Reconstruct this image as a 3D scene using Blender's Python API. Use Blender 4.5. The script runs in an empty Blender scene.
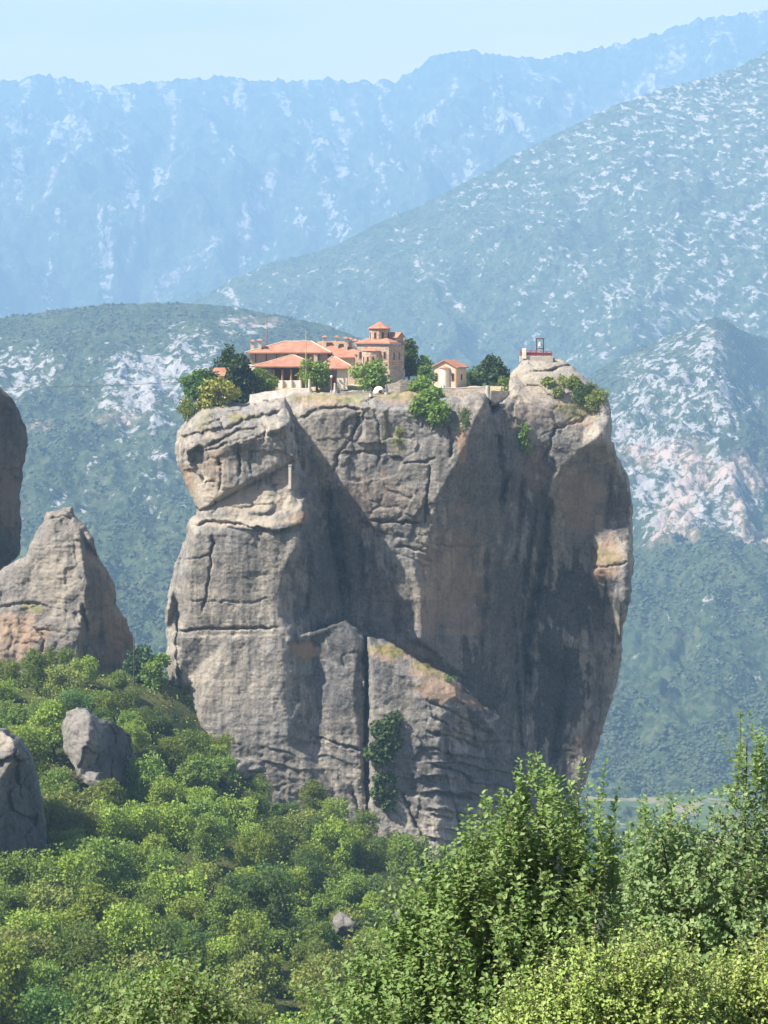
import bpy, bmesh, math, random
import numpy as np
from mathutils import Vector, Matrix
from mathutils.geometry import delaunay_2d_cdt

# ------------------------------------------------------------------ camera, sky, sun, exposure
SC = bpy.context.scene
COL = SC.collection
F, CX, HY = 2250.0, 384.0, 330.0          # focal length in pixels, centre column, horizon row

cam_d = bpy.data.cameras.new('camera'); cam = bpy.data.objects.new('camera', cam_d); COL.objects.link(cam)
cam_d.sensor_fit = 'AUTO'; cam_d.sensor_width = 24.0; cam_d.lens = 24.0*F/1024.0
cam_d.shift_y = -(512-HY)/1024.0
cam_d.clip_start = 0.5; cam_d.clip_end = 60000
cam.rotation_euler = (math.radians(90), 0, 0)
SC.camera = cam

SUN = Vector((-0.60, -0.27, 0.75)).normalized()
wd = bpy.data.worlds.new('World'); SC.world = wd; wd.use_nodes = True
nt = wd.node_tree
bg = nt.nodes['Background']; bg.inputs['Strength'].default_value = 0.05
sky = nt.nodes.new('ShaderNodeTexSky'); sky.sky_type = 'NISHITA'; sky.sun_disc = False
sky.sun_elevation = math.asin(SUN.z); sky.sun_rotation = math.atan2(SUN.x, SUN.y)
sky.altitude = 400; sky.air_density = 1.0; sky.dust_density = 0.7; sky.ozone_density = 1.6
# milky summer veil low in the sky, with a few thin uneven streaks
tcw = nt.nodes.new('ShaderNodeTexCoord'); sx = nt.nodes.new('ShaderNodeSeparateXYZ'); nt.links.new(tcw.outputs['Generated'], sx.inputs[0])
mr = nt.nodes.new('ShaderNodeMapRange'); mr.interpolation_type = 'SMOOTHSTEP'; nt.links.new(sx.outputs['Z'], mr.inputs['Value'])
for k_, v_ in zip(('From Min', 'From Max', 'To Min', 'To Max'), (.05, .42, .9, 0.)): mr.inputs[k_].default_value = v_
mpw = nt.nodes.new('ShaderNodeMapping'); mpw.inputs['Scale'].default_value = (3, 3, 11); nt.links.new(tcw.outputs['Generated'], mpw.inputs['Vector'])
nz = nt.nodes.new('ShaderNodeTexNoise'); nz.inputs['Scale'].default_value = 1.6; nz.inputs['Detail'].default_value = 5; nt.links.new(mpw.outputs['Vector'], nz.inputs['Vector'])
m2 = nt.nodes.new('ShaderNodeMapRange'); nt.links.new(nz.outputs['Fac'], m2.inputs['Value'])
for k_, v_ in zip(('From Min', 'From Max', 'To Min', 'To Max'), (.3, .7, .55, 1.)): m2.inputs[k_].default_value = v_
mm = nt.nodes.new('ShaderNodeMath'); mm.operation = 'MULTIPLY'; nt.links.new(mr.outputs['Result'], mm.inputs[0]); nt.links.new(m2.outputs['Result'], mm.inputs[1])
mxw = nt.nodes.new('ShaderNodeMix'); mxw.data_type = 'RGBA'; nt.links.new(mm.outputs[0], mxw.inputs[0]); nt.links.new(sky.outputs['Color'], mxw.inputs[6]); mxw.inputs[7].default_value = (13.0, 9.0, 6.0, 1)
nt.links.new(mxw.outputs[2], bg.inputs['Color'])
sd_ = bpy.data.lights.new('sun', 'SUN'); sun = bpy.data.objects.new('sun', sd_); COL.objects.link(sun)
sd_.energy = 5.0; sd_.angle = math.radians(0.5); sd_.color = (1.0, 0.92, 0.81)
sun.rotation_euler = (-SUN).to_track_quat('-Z', 'Y').to_euler(); sun.location = (-200, -100, 300)

SC.view_settings.view_transform = 'Standard'; SC.view_settings.look = 'None'
SC.view_settings.gamma = 1.0; SC.view_settings.use_curve_mapping = False
SC.view_settings.exposure = 1.58
SC.render.engine = 'CYCLES'
SC.cycles.use_denoising = True
SC.cycles.max_bounces = 5; SC.cycles.diffuse_bounces = 1; SC.cycles.transmission_bounces = 3
SC.cycles.volume_bounces = 1
HAZE_DENSITY, HAZE_COLOR = 1.3e-4, (0.375, 0.625, 0.95)

# ------------------------------------------------------------------ helpers
rng = np.random.default_rng(7)
random.seed(7)

def P(px, py, Y):                          # a sight line met at distance Y
    return np.array([(px-CX)/F*Y, Y, (HY-py)/F*Y])

_perm = np.random.default_rng(3).permutation(256).astype(np.int32); _perm = np.concatenate([_perm, _perm, _perm[:8]])
_g = np.random.default_rng(4).normal(size=(256, 3)); _g /= np.linalg.norm(_g, axis=1)[:, None]
_gx, _gy, _gz = [np.ascontiguousarray(_g[:, k], np.float32) for k in range(3)]
def noise3(p):
    p = np.asarray(p); x, y, z = [np.ascontiguousarray(p[..., k], np.float32) for k in range(3)]
    fx, fy, fz = np.floor(x), np.floor(y), np.floor(z); i, j, k = fx.astype(np.int32) & 255, fy.astype(np.int32) & 255, fz.astype(np.int32) & 255
    x = x-fx; y = y-fy; z = z-fz
    u, v, w = [t*t*t*(t*(t*6-15)+10) for t in (x, y, z)]
    A, B = _perm[i], _perm[i+1]
    def c(h, dx, dy, dz): return _gx[h]*(x-dx)+_gy[h]*(y-dy)+_gz[h]*(z-dz)
    def col(H, dx, dy): 
        a0 = c(_perm[H+k], dx, dy, 0); return a0+w*(c(_perm[H+k+1], dx, dy, 1)-a0)
    q = []
    for dx, H in ((0, A), (1, B)):
        a0 = col(_perm[H+j], dx, 0); q.append(a0+v*(col(_perm[H+j+1], dx, 1)-a0))
    return (q[0]+u*(q[1]-q[0]))*1.6
def fbm(p, octv=4, gain=0.5):
    p = np.asarray(p, float); a, s, out = 1.0, 1.0, 0
    for k in range(octv):
        out = out+a*noise3(p*s+17.3*k); a *= gain; s *= 2.03
    return out
def sstep(a, b, x):
    t = np.clip((x-a)/(b-a), 0, 1); return t*t*(3-2*t)

def mesh_np(name, V, faces, mat=None, parent=None, smooth=False, attrs=None, origin=None, link=True):
    """faces: one (n,k) index array or a list of them"""
    V = np.asarray(V, np.float64)
    if origin is not None: V = V-np.asarray(origin)
    if not isinstance(faces, list): faces = [faces]
    faces = [np.asarray(f, np.int32) for f in faces if len(f)]
    me = bpy.data.meshes.new(name)
    nl = sum(f.size for f in faces); nf = sum(len(f) for f in faces)
    me.vertices.add(len(V)); me.vertices.foreach_set('co', V.astype(np.float32).ravel())
    me.loops.add(nl); me.loops.foreach_set('vertex_index', np.concatenate([f.ravel() for f in faces]))
    me.polygons.add(nf)
    tot = np.concatenate([np.full(len(f), f.shape[1], np.int32) for f in faces])
    me.polygons.foreach_set('loop_start', np.concatenate([[0], np.cumsum(tot)[:-1]]).astype(np.int32))
    me.polygons.foreach_set('use_smooth', np.full(nf, smooth))
    me.update(calc_edges=True); me.validate()
    for k, a in (attrs or {}).items():
        at = me.attributes.new(k, 'FLOAT', 'POINT'); at.data.foreach_set('value', np.asarray(a, np.float32))
    if mat: me.materials.append(mat)
    if not link: return me
    o = bpy.data.objects.new(name, me); COL.objects.link(o)
    if origin is not None: o.location = origin
    if parent: o.parent = parent
    return o

def tag(o, label=None, cat=None, group=None, kind=None):
    if label: o['label'] = label
    if cat: o['category'] = cat
    if group: o['group'] = group
    if kind: o['kind'] = kind
    return o
def empty(name, loc, rz=0, label=None, cat=None, group=None):
    o = bpy.data.objects.new(name, None); COL.objects.link(o)
    o.location = loc; o.rotation_euler = (0, 0, rz); o.empty_display_size = 0.5
    return tag(o, label, cat, group)

class MB:                                   # collects shapes for ONE mesh
    def __init__(s): s.V = []; s.F = []
    def add(s, vs, fs):
        n = len(s.V); s.V += [tuple(v) for v in vs]; s.F += [[n+i for i in f] for f in fs]; return s
    def box(s, x0, x1, y0, y1, z0, z1):
        return s.add([(x, y, z) for z in (z0, z1) for y in (y0, y1) for x in (x0, x1)],
                     [[0, 2, 3, 1], [4, 5, 7, 6], [0, 1, 5, 4], [2, 6, 7, 3], [0, 4, 6, 2], [1, 3, 7, 5]])
    def prism(s, pts, z0, z1):              # pts counter-clockwise
        n = len(pts)
        return s.add([(x, y, z0) for x, y in pts]+[(x, y, z1) for x, y in pts],
                     [list(range(n))[::-1], list(range(n, 2*n))]+[[i, (i+1) % n, n+(i+1) % n, n+i] for i in range(n)])
    def tube(s, pts, rads, k=7):
        pts = [Vector(p) for p in pts]; rings = []
        for i, p in enumerate(pts):
            d = (pts[min(i+1, len(pts)-1)]-pts[max(i-1, 0)]).normalized()
            a = d.orthogonal().normalized() if abs(d.z) < .99 else Vector((1, 0, 0)); b = d.cross(a)
            rings.append([p+(a*math.cos(t)+b*math.sin(t))*rads[i] for t in [2*math.pi*j/k for j in range(k)]])
        vs = [v for r in rings for v in r]; fs = []
        for i in range(len(pts)-1):
            for j in range(k): fs.append([i*k+j, i*k+(j+1) % k, (i+1)*k+(j+1) % k, (i+1)*k+j])
        fs += [list(range(k))[::-1], [(len(pts)-1)*k+j for j in range(k)]]
        return s.add(vs, fs)
    def build(s, name, mat, parent=None, bevel=0, smooth=False, loc=None):
        me = bpy.data.meshes.new(name); me.from_pydata(s.V, [], s.F); me.update()
        bm = bmesh.new(); bm.from_mesh(me); bmesh.ops.recalc_face_normals(bm, faces=bm.faces); bm.to_mesh(me); bm.free()
        if smooth: me.polygons.foreach_set('use_smooth', [True]*len(me.polygons))
        me.materials.append(mat)
        o = bpy.data.objects.new(name, me); COL.objects.link(o)
        if parent: o.parent = parent
        if loc is not None: o.location = loc
        if bevel:
            m = o.modifiers.new('edge', 'BEVEL'); m.width = bevel; m.segments = 1
        return o

# ------------------------------------------------------------------ materials
class NT:
    def __init__(s, name, rough=0.9, spec=0.2):
        s.m = bpy.data.materials.new(name); s.m.use_nodes = True; s.t = s.m.node_tree
        s.b = s.t.nodes['Principled BSDF']; s.b.inputs['Roughness'].default_value = rough
        s.b.inputs['Specular IOR Level'].default_value = spec
        s.out = s.t.nodes['Material Output']
    def n(s, ty, **kw):
        nd = s.t.nodes.new(ty)
        for k, v in kw.items(): setattr(nd, k, v)
        return nd
    def l(s, a, b): s.t.links.new(a, b)
    def pos(s, scale=(1, 1, 1)):
        g = s.n('ShaderNodeNewGeometry'); m = s.n('ShaderNodeMapping'); s.l(g.outputs['Position'], m.inputs['Vector'])
        m.inputs['Scale'].default_value = scale; return m.outputs['Vector']
    def noise(s, vec, scale, detail=4, rough=0.55, dist=0):
        nd = s.n('ShaderNodeTexNoise'); s.l(vec, nd.inputs['Vector']); nd.inputs['Scale'].default_value = scale
        nd.inputs['Detail'].default_value = detail; nd.inputs['Roughness'].default_value = rough; nd.inputs['Distortion'].default_value = dist
        return nd.outputs['Fac']
    def rng(s, fac, a, b, c=0., d=1.):
        nd = s.n('ShaderNodeMapRange'); nd.interpolation_type = 'SMOOTHSTEP'; s.l(fac, nd.inputs['Value'])
        for k, v in zip(('From Min', 'From Max', 'To Min', 'To Max'), (a, b, c, d)): nd.inputs[k].default_value = v
        return nd.outputs['Result']
    def mix(s, fac, a, b, blend='MIX'):
        nd = s.n('ShaderNodeMix', data_type='RGBA', blend_type=blend)
        if isinstance(fac, float): nd.inputs[0].default_value = fac
        else: s.l(fac, nd.inputs[0])
        for i, c in ((6, a), (7, b)):
            if isinstance(c, tuple): nd.inputs[i].default_value = (*c, 1)
            else: s.l(c, nd.inputs[i])
        return nd.outputs[2]
    def math(s, op, a, b=0.):
        nd = s.n('ShaderNodeMath', operation=op)
        for i, v in enumerate((a, b)):
            if isinstance(v, (int, float)): nd.inputs[i].default_value = v
            else: s.l(v, nd.inputs[i])
        return nd.outputs[0]
    def attr(s, name):
        a = s.n('ShaderNodeAttribute'); a.attribute_name = name; return a.outputs['Fac']
    def bump(s, h, strength=0.5, dist=0.3):
        b = s.n('ShaderNodeBump'); b.inputs['Strength'].default_value = strength; b.inputs['Distance'].default_value = dist
        s.l(h, b.inputs['Height']); s.l(b.outputs['Normal'], s.b.inputs['Normal'])
    def color(s, c):
        if isinstance(c, tuple): s.b.inputs['Base Color'].default_value = (*c, 1)
        else: s.l(c, s.b.inputs['Base Color'])
        return s.m

def mat_plain(name, c, var=0.15, scale=2.0, rough=0.85, bump=0.15):
    t = NT(name, rough); v = t.pos(); n = t.noise(v, scale, 5)
    dark = tuple(x*(1-var) for x in c); lite = tuple(min(1, x*(1+var)) for x in c)
    col = t.mix(t.rng(n, .3, .7), dark, lite)
    n2 = t.noise(v, scale*6, 3)
    col = t.mix(t.rng(n2, .35, .75, 0, .5), col, tuple(x*.72 for x in c))
    if bump: t.bump(n2, bump, .05)
    return t.color(col)

def mat_rock(name, base=(.238, .229, .217), dark=(.090, .090, .092), tan=(.35, .315, .265), seed=0., streak=.5):
    t = NT(name, .95, .1); v = t.pos()
    big = t.noise(v, .055+seed*.001, 5, .6); mid = t.noise(v, .35, 6, .65); fine = t.noise(v, 1.6, 5, .7); peb = t.noise(v, 4.2, 4, .7)
    st = t.noise(t.pos((.6, .6, .035)), 1.0, 6, .65, .25)     # water streaks
    lay = t.noise(t.pos((.03, .03, .6)), 1.0, 4, .6, .4)     # bedding
    col = t.mix(t.rng(big, .40, .60), base, tan)
    col = t.mix(t.rng(mid, .46, .66, 0, .65), col, tuple(x*.64 for x in base))
    col = t.mix(t.rng(lay, .54, .66, 0, .35), col, tan)
    col = t.mix(t.rng(st, .50, .64, 0, streak), col, dark)
    col = t.mix(t.rng(fine, .56, .68, 0, .4), col, tuple(min(1, x*1.5) for x in tan))
    col = t.mix(t.rng(fine, .32, .44, .8, 0), col, tuple(x*.7 for x in dark))
    col = t.mix(t.rng(peb, .60, .70, 0, .5), col, tuple(min(1, x*1.7) for x in tan))
    col = t.mix(t.rng(peb, .30, .40, .55, 0), col, tuple(x*.5 for x in dark))
    col = t.mix(t.math('MULTIPLY', t.attr('stain_shade'), t.rng(fine, .25, .6, 1.0, .75)), col, (.017, .020, .025))  # blue-black rock stain, also painted over shaded parts to deepen them
    col = t.mix(t.attr('warm'), col, (.36, .24, .155))
    col = t.mix(t.attr('pale'), col, (.38, .33, .26))
    col = t.mix(t.attr('grass'), col, t.mix(t.rng(mid, .4, .6), (.30, .24, .10), (.13, .15, .045)))
    h = t.math('ADD', t.math('ADD', t.math('MULTIPLY', mid, 1.3), t.math('MULTIPLY', fine, .9)), t.math('MULTIPLY', peb, .35))
    t.bump(h, .8, .45)
    return t.color(col)

def mat_leaf(name, c1, c2, transl=.35, vary=.35):
    t = NT(name, .55, .25)
    g = t.n('ShaderNodeNewGeometry'); oi = t.n('ShaderNodeObjectInfo')
    col = t.mix(g.outputs['Random Per Island'], c1, c2)
    h = t.n('ShaderNodeHueSaturation'); t.l(col, h.inputs['Color'])
    t.l(t.rng(oi.outputs['Random'], 0, 1, 1-vary, 1+vary), h.inputs['Value'])
    t.l(t.rng(oi.outputs['Random'], 0, 1, .480, .503), h.inputs['Hue'])
    col = h.outputs['Color']
    t.color(col)
    tr = t.n('ShaderNodeBsdfTranslucent'); t.l(t.mix(.5, col, (.20, .30, .03), 'MIX'), tr.inputs['Color'])
    mx = t.n('ShaderNodeMixShader'); mx.inputs[0].default_value = transl
    t.l(t.b.outputs[0], mx.inputs[1]); t.l(tr.outputs[0], mx.inputs[2]); t.l(mx.outputs[0], t.out.inputs['Surface'])
    return t.m

def mat_tiles(name, c=(.36, .165, .11)):
    t = NT(name, .85, .15); v = t.pos()
    n = t.noise(v, .5, 5); n2 = t.noise(v, 5, 3)
    w = t.n('ShaderNodeTexWave', wave_type='BANDS', bands_direction='X'); tc = t.n('ShaderNodeTexCoord')
    t.l(tc.outputs['Object'], w.inputs['Vector']); w.inputs['Scale'].default_value = 1.3; w.inputs['Distortion'].default_value = .6
    col = t.mix(t.rng(n, .35, .65), c, (.44, .235, .165))
    col = t.mix(t.rng(n2, .5, .72, 0, .6), col, (.25, .12, .085))
    t.bump(w.outputs['Fac'], .5, .12)
    return t.color(col)

def mat_masonry(name, c=(.46, .34, .25), mortar=(.55, .46, .37)):
    t = NT(name, .92, .1); tc = t.n('ShaderNodeTexCoord'); v = t.pos()
    vo = t.n('ShaderNodeTexVoronoi', feature='F1'); m = t.n('ShaderNodeMapping'); t.l(tc.outputs['Object'], m.inputs['Vector'])
    m.inputs['Scale'].default_value = (1.7, 1.7, 3.2); t.l(m.outputs['Vector'], vo.inputs['Vector']); vo.inputs['Scale'].default_value = 1
    h = t.n('ShaderNodeSeparateColor'); t.l(vo.outputs['Color'], h.inputs[0])
    col = t.mix(h.outputs[0], tuple(x*.72 for x in c), tuple(x*1.2 for x in c))
    col = t.mix(t.rng(vo.outputs['Distance'], .45, .7), col, mortar)
    col = t.mix(t.rng(t.noise(v, .6, 4), .45, .7, 0, .45), col, tuple(x*.6 for x in c))
    t.bump(vo.outputs['Distance'], .4, .1)
    return t.color(col)

def mat_mountain(name, green1, green2, rock=(.50, .46, .42), soil=(.46, .30, .20), fs=.1, tilt=None):
    t = NT(name, 1.0, .0); v = t.pos()
    n = t.noise(v, .012, 6, .65); n2 = t.noise(v, .07, 4, .7)
    g = t.mix(t.rng(n, .38, .62), green1, green2)
    g = t.mix(t.rng(n2, .48, .66, 0, .8), g, tuple(x*.45 for x in green1))
    r = t.mix(t.rng(n2, .4, .62, 0, .7), rock, tuple(x*.6 for x in rock))
    vf = v
    if tilt is not None:
        mp = t.n('ShaderNodeMapping'); t.l(v, mp.inputs['Vector']); mp.inputs['Rotation'].default_value = (0, math.radians(tilt), 0); m2 = t.n('ShaderNodeMapping'); t.l(mp.outputs['Vector'], m2.inputs['Vector']); m2.inputs['Scale'].default_value = (.75, .6, 1.4); vf = m2.outputs['Vector']
    nf = t.noise(vf, fs, 5, .72); sf = t.math('ADD', t.attr('rock'), t.math('MULTIPLY', t.math('SUBTRACT', nf, .5), 2.6))
    g = t.mix(t.rng(t.noise(v, fs*1.1, 5, .75), .44, .58, 0, .8), g, tuple(x*.4 for x in green1)); g = t.mix(t.rng(t.noise(v, fs*1.7, 3, .7), .52, .64, 0, .5), g, (.12, .12, .06))
    col = t.mix(t.rng(sf, .46, .62), g, r)
    col = t.mix(t.math('MULTIPLY', t.attr('soil'), t.rng(nf, .35, .6)), col, soil)
    t.bump(n2, .8, 6)
    return t.color(col)

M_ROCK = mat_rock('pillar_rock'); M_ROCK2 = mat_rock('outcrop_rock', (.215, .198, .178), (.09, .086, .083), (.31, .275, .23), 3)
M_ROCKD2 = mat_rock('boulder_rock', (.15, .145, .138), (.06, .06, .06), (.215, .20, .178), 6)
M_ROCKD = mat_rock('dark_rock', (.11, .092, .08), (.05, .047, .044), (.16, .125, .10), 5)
M_TILE = mat_tiles('roof_tiles'); M_STONE = mat_masonry('church_masonry', (.36, .265, .20), (.44, .37, .30))
M_STONEG = mat_masonry('grey_masonry', (.36, .31, .26), (.45, .40, .34))
M_WHITE = mat_plain('white_plaster', (.78, .71, .60), .08, 1.5); M_CREAM = mat_plain('cream_plaster', (.56, .46, .35), .1, 1.5)
M_ROSE = mat_plain('faded_rose_plaster', (.36, .275, .235), .12, 1.0); M_WOOD = mat_plain('dark_wood', (.10, .055, .035), .2, 3)
M_GLASS = mat_plain('dark_window', (.035, .035, .04), .1, 1, .2, 0); M_RED = mat_plain('red_paint', (.32, .07, .06), .15, 3, .6)
M_BRICK = mat_plain('brick_trim', (.38, .19, .12), .15, 4); M_PALE = mat_plain('pale_paving', (.62, .55, .44), .18, .6)
M_YELLOW = mat_plain('yellow_paint', (.50, .38, .16), .1, 3, .5, 0); M_METAL = mat_plain('grey_metal', (.16, .16, .16), .1, 3, .5, 0)
M_BARK = mat_plain('bark', (.10, .075, .055), .3, 3, .95, .4)
M_COPING = mat_plain('grey_coping', (.44, .41, .36), .15, 1.0)

# ------------------------------------------------------------------ relief of a rock: facets with real depth
def inside(poly, X, Yy):
    poly = np.asarray(poly, float); r = np.zeros(X.shape, bool); n = len(poly)
    for i in range(n):
        x0, y0 = poly[i]; x1, y1 = poly[(i+1) % n]
        if y0 == y1: continue
        c = ((y0 > Yy) != (y1 > Yy)) & (X < (x1-x0)*(Yy-y0)/(y1-y0)+x0)
        r ^= c
    return r
def seg_dist(pts, X, Yy, closed=True, far=None):
    """nearest point on a polyline; with far set, only looked up inside a window round each piece"""
    pts = np.asarray(pts, float); best = np.full(X.shape, 1e3 if far else 1e9); nx = np.zeros(X.shape); ny = np.zeros(X.shape); tt = np.zeros(X.shape)
    n = len(pts); gx, gy = X[0], Yy[:, 0]
    for i in range(n if closed else n-1):
        a = pts[i]; b = pts[(i+1) % n]; d = b-a; L = max(d@d, 1e-9)
        if far:
            j0, j1 = np.searchsorted(gx, (min(a[0], b[0])-far, max(a[0], b[0])+far)); i0, i1 = np.searchsorted(gy, (min(a[1], b[1])-far, max(a[1], b[1])+far))
            if j0 >= j1 or i0 >= i1: continue
            w = (slice(i0, i1), slice(j0, j1))
        else: w = (slice(None), slice(None))
        x, y = X[w], Yy[w]
        t = np.clip(((x-a[0])*d[0]+(y-a[1])*d[1])/L, 0, 1)
        qx, qy = a[0]+t*d[0], a[1]+t*d[1]; dd = np.hypot(x-qx, y-qy); m = dd < best[w]
        for A, v in ((best, dd), (nx, qx), (ny, qy), (tt, (i+t)/max(1, n-1))): A[w][m] = v[m]
    return best, nx, ny, tt
def outline_dist(ol, X, Yy):
    near, nx, ny, _ = seg_dist(ol, X, Yy, far=14)
    c, _, _, _ = seg_dist(ol[::3], X[::6, ::6], Yy[::6, ::6]); big = np.kron(c, np.ones((6, 6)))[:X.shape[0], :X.shape[1]]
    return np.where(near < 12, near, np.maximum(big, 12)), nx, ny
def rough_outline(pts, amp, step, seed):
    pts = np.asarray(pts, float); out = []
    for i in range(len(pts)):
        a, b = pts[i], pts[(i+1) % len(pts)]; n = max(1, int(np.hypot(*(b-a))/step))
        for k in range(n): out.append(a+(b-a)*k/n)
    out = np.array(out); s = np.c_[out*.11, np.full(len(out), seed*7.7)]
    s2 = s+np.array([31.7, 5.1, 0])
    return out+amp*np.c_[fbm(s, 4), fbm(s2, 4)]
def facet_depth(pts, outline, X, Yy):
    """piecewise-linear depth over a triangulation of (px,py,d) points"""
    pts = np.asarray(pts, float); co = [Vector((p[0], p[1])) for p in pts]
    vs, _, fs, ov, _, _ = delaunay_2d_cdt(co, [], [], 0, 1e-4)
    D = np.array([pts[o[0], 2] if o else np.nan for o in ov]); vs = np.array([(v.x, v.y) for v in vs])
    out = np.full(X.shape, np.nan)
    for f in fs:
        a, b, c = vs[f[0]], vs[f[1]], vs[f[2]]
        den = (b[1]-c[1])*(a[0]-c[0])+(c[0]-b[0])*(a[1]-c[1])
        if abs(den) < 1e-9: continue
        l0 = ((b[1]-c[1])*(X-c[0])+(c[0]-b[0])*(Yy-c[1]))/den; l1 = ((c[1]-a[1])*(X-c[0])+(a[0]-c[0])*(Yy-c[1]))/den; l2 = 1-l0-l1
        m = (l0 >= -1e-6) & (l1 >= -1e-6) & (l2 >= -1e-6)
        out[m] = (l0*D[f[0]]+l1*D[f[1]]+l2*D[f[2]])[m]
    bad = np.isnan(out)
    if bad.any():
        bx, by = X[bad], Yy[bad]; w = 1/((bx[:, None]-pts[None, :, 0])**2+(by[:, None]-pts[None, :, 1])**2+.5)**2
        out[bad] = (w*pts[None, :, 2]).sum(1)/w.sum(1)
    return out
def blur(A, k):
    for _ in range(k):
        Q = np.pad(A, 1, mode='edge'); A = (Q[:-2, 1:-1]+Q[2:, 1:-1]+Q[1:-1, :-2]+Q[1:-1, 2:]+4*Q[1:-1, 1:-1])/8
    return A
def block_offset(w, seed):
    """jointed blocks: each cell of a stretched cellular pattern sits a little forward or back"""
    q = w*np.array([.13, .09, .21])+.35*np.stack([fbm(w*.12+3, 2), fbm(w*.12+13, 2), fbm(w*.12+23, 2)], -1)
    i0 = np.floor(q).astype(int); b1 = np.full(q.shape[:-1], 9.); b2 = b1.copy(); val = b1*0
    for dx in (-1, 0, 1):
        for dy in (-1, 0, 1):
            for dz in (-1, 0, 1):
                c = i0+np.array([dx, dy, dz]); h = _perm[(_perm[(_perm[(c[..., 0]+seed) & 255]+c[..., 1]) & 255]+c[..., 2]) & 255]
                jit = np.stack([_perm[h]/255., _perm[h+1]/255., _perm[(h+7) & 255]/255.], -1)
                dd = np.linalg.norm(c+.15+.7*jit-q, axis=-1); m = dd < b1
                b2 = np.where(m, b1, np.minimum(b2, dd)); val = np.where(m, _perm[(h+31) & 255]/255., val); b1 = np.where(m, dd, b1)
    return (val-.5)*1.5+.45*np.exp(-((b2-b1)/.06)**2)*sstep(-.3, .3, fbm(w*.11+61, 2))
DEPTH = {}
def relief_rock(name, mat, outline, layers, Y0, thick, step=1.0, rnd=(3.0, 9), cracks=(), pockets=(), paint=None, seed=1, amp=.8, strata=.16, nb=4, flute=.38, blocks=None, ledges=None):
    ol = rough_outline(outline, 1.7*step, 2.0, seed)
    x0, y0 = ol.min(0)-3; x1, y1 = ol.max(0)+3
    gx = np.arange(x0, x1, step); gy = np.arange(y0, y1, step); X, Yy = np.meshgrid(gx, gy)
    dist, nx, ny = outline_dist(ol, X, Yy); ins = inside(ol, X, Yy); sd = np.where(ins, dist, -dist)
    keep = sd > -.55*step; snap = keep & (np.abs(sd) <= .55*step)
    X = np.where(snap, nx, X); Yy = np.where(snap, ny, Yy); sdp = np.clip(sd, 0, None)
    d = blur(facet_depth(layers[0][1], None, X, Yy), nb)
    for poly, pts, r in layers[1:]:
        pol = rough_outline(poly, 1.3*step, 2.0, seed+len(pts))
        m = inside(pol, X, Yy); dl, _, _, _ = seg_dist(pol, X, Yy, far=14)
        q = blur(facet_depth(pts, None, X, Yy), nb)
        t = np.clip(dl/(r*4.5), 0, 1); q = q+r*(1-np.sqrt(np.clip(1-(1-t)**2, 0, 1)))
        d = np.where(m, np.minimum(q, d), d)
    # weathering
    w = np.stack([(X-CX)/F*Y0, Y0+d, (HY-Yy)/F*Y0], -1)
    d = d+amp*fbm(w*.07+seed, 3, .45)+.22*amp*fbm(w*.45+seed*2, 4, .65)
    fl = np.stack([w[..., 0]*.22, w[..., 1]*.22, w[..., 2]*.018], -1)
    d = d+flute*fbm(fl+seed*3, 3)
    zz = w[..., 2]*.30+2.6*fbm(w*.03+9, 3)+.8*fbm(w*.12+19, 3)
    saw = zz-np.floor(zz); gate = sstep(0., .4, fbm(w*.05+40+seed, 3))
    d = d+strata*gate*sstep(.0, .18, saw)*sstep(1., .4, saw)*-.55+.3*strata*fbm(np.stack([w[..., 0]*.10, w[..., 1]*.10, w[..., 2]*1.4], -1), 3)
    if ledges is not None:
        lm = blobmask(X, Yy, ledges, seed+80, .5); q = (Yy-.16*(X-430)+9*fbm(np.stack([X*.02, Yy*.05, X*0+5], -1), 3))/15.5+100; sw = q-np.floor(q)
        d = d+lm*(1.1*sstep(.0, .55, 1-sw)*sstep(0, .12, sw)-.4)*(.6+.8*np.clip(fbm(np.stack([X*.03, Yy*.09, X*0+8], -1), 2)+.5, 0, 1))
    if blocks is not None:
        bm_ = blobmask(X, Yy, blocks, seed+50)
        d = d+bm_*block_offset(w, seed)
    jx = 2.2*fbm(np.stack([X*.10, Yy*.10, X*0+seed], -1), 4, .6); jy = 2.2*fbm(np.stack([X*.10, Yy*.10, X*0+seed+9], -1), 4, .6); cn = fbm(np.stack([X*.06, Yy*.06, X*0+seed+19], -1), 3)
    for pts, wd_, dep in cracks:
        pl = np.array(pts, float)
        j0, j1 = np.searchsorted(gx, (pl[:, 0].min()-12, pl[:, 0].max()+12)); i0, i1 = np.searchsorted(gy, (pl[:, 1].min()-12, pl[:, 1].max()+12)); wn = (slice(i0, i1), slice(j0, j1))
        cd, _, _, tt = seg_dist(pl, X[wn]+jx[wn], Yy[wn]+jy[wn], False)
        d[wn] += dep*(.55+.6*np.clip(cn[wn]+.4, 0, 1))*np.exp(-(cd/wd_)**2)*np.clip(np.minimum(tt, 1-tt)*8, .1, 1)
    for poly, dep, soft in pockets:
        m = inside(poly, X, Yy); pd, _, _, _ = seg_dist(poly, X, Yy)
        d = d+np.where(m, dep*np.clip(pd/soft, 0, 1), 0)
    t = np.clip(sdp/rnd[1], 0, 1); d = d+rnd[0]*(1-np.sqrt(np.clip(1-(1-t)**2, 0, 1)))
    Yd = Y0+d; DEPTH[seed] = (x0, y0, step, Yd)
    front = np.stack([(X-CX)/F*Yd, Yd, (HY-Yy)/F*Yd], -1)
    Yb = np.maximum(Yd+.3, Y0+8+thick*np.sqrt(np.clip(sdp/(thick*2.2), 0, 1))+2*fbm(w*.05+77, 3))
    back = np.stack([(X-CX)/F*Y0*1.02, Yb, (HY-Yy)/F*Y0*1.02], -1)
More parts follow.
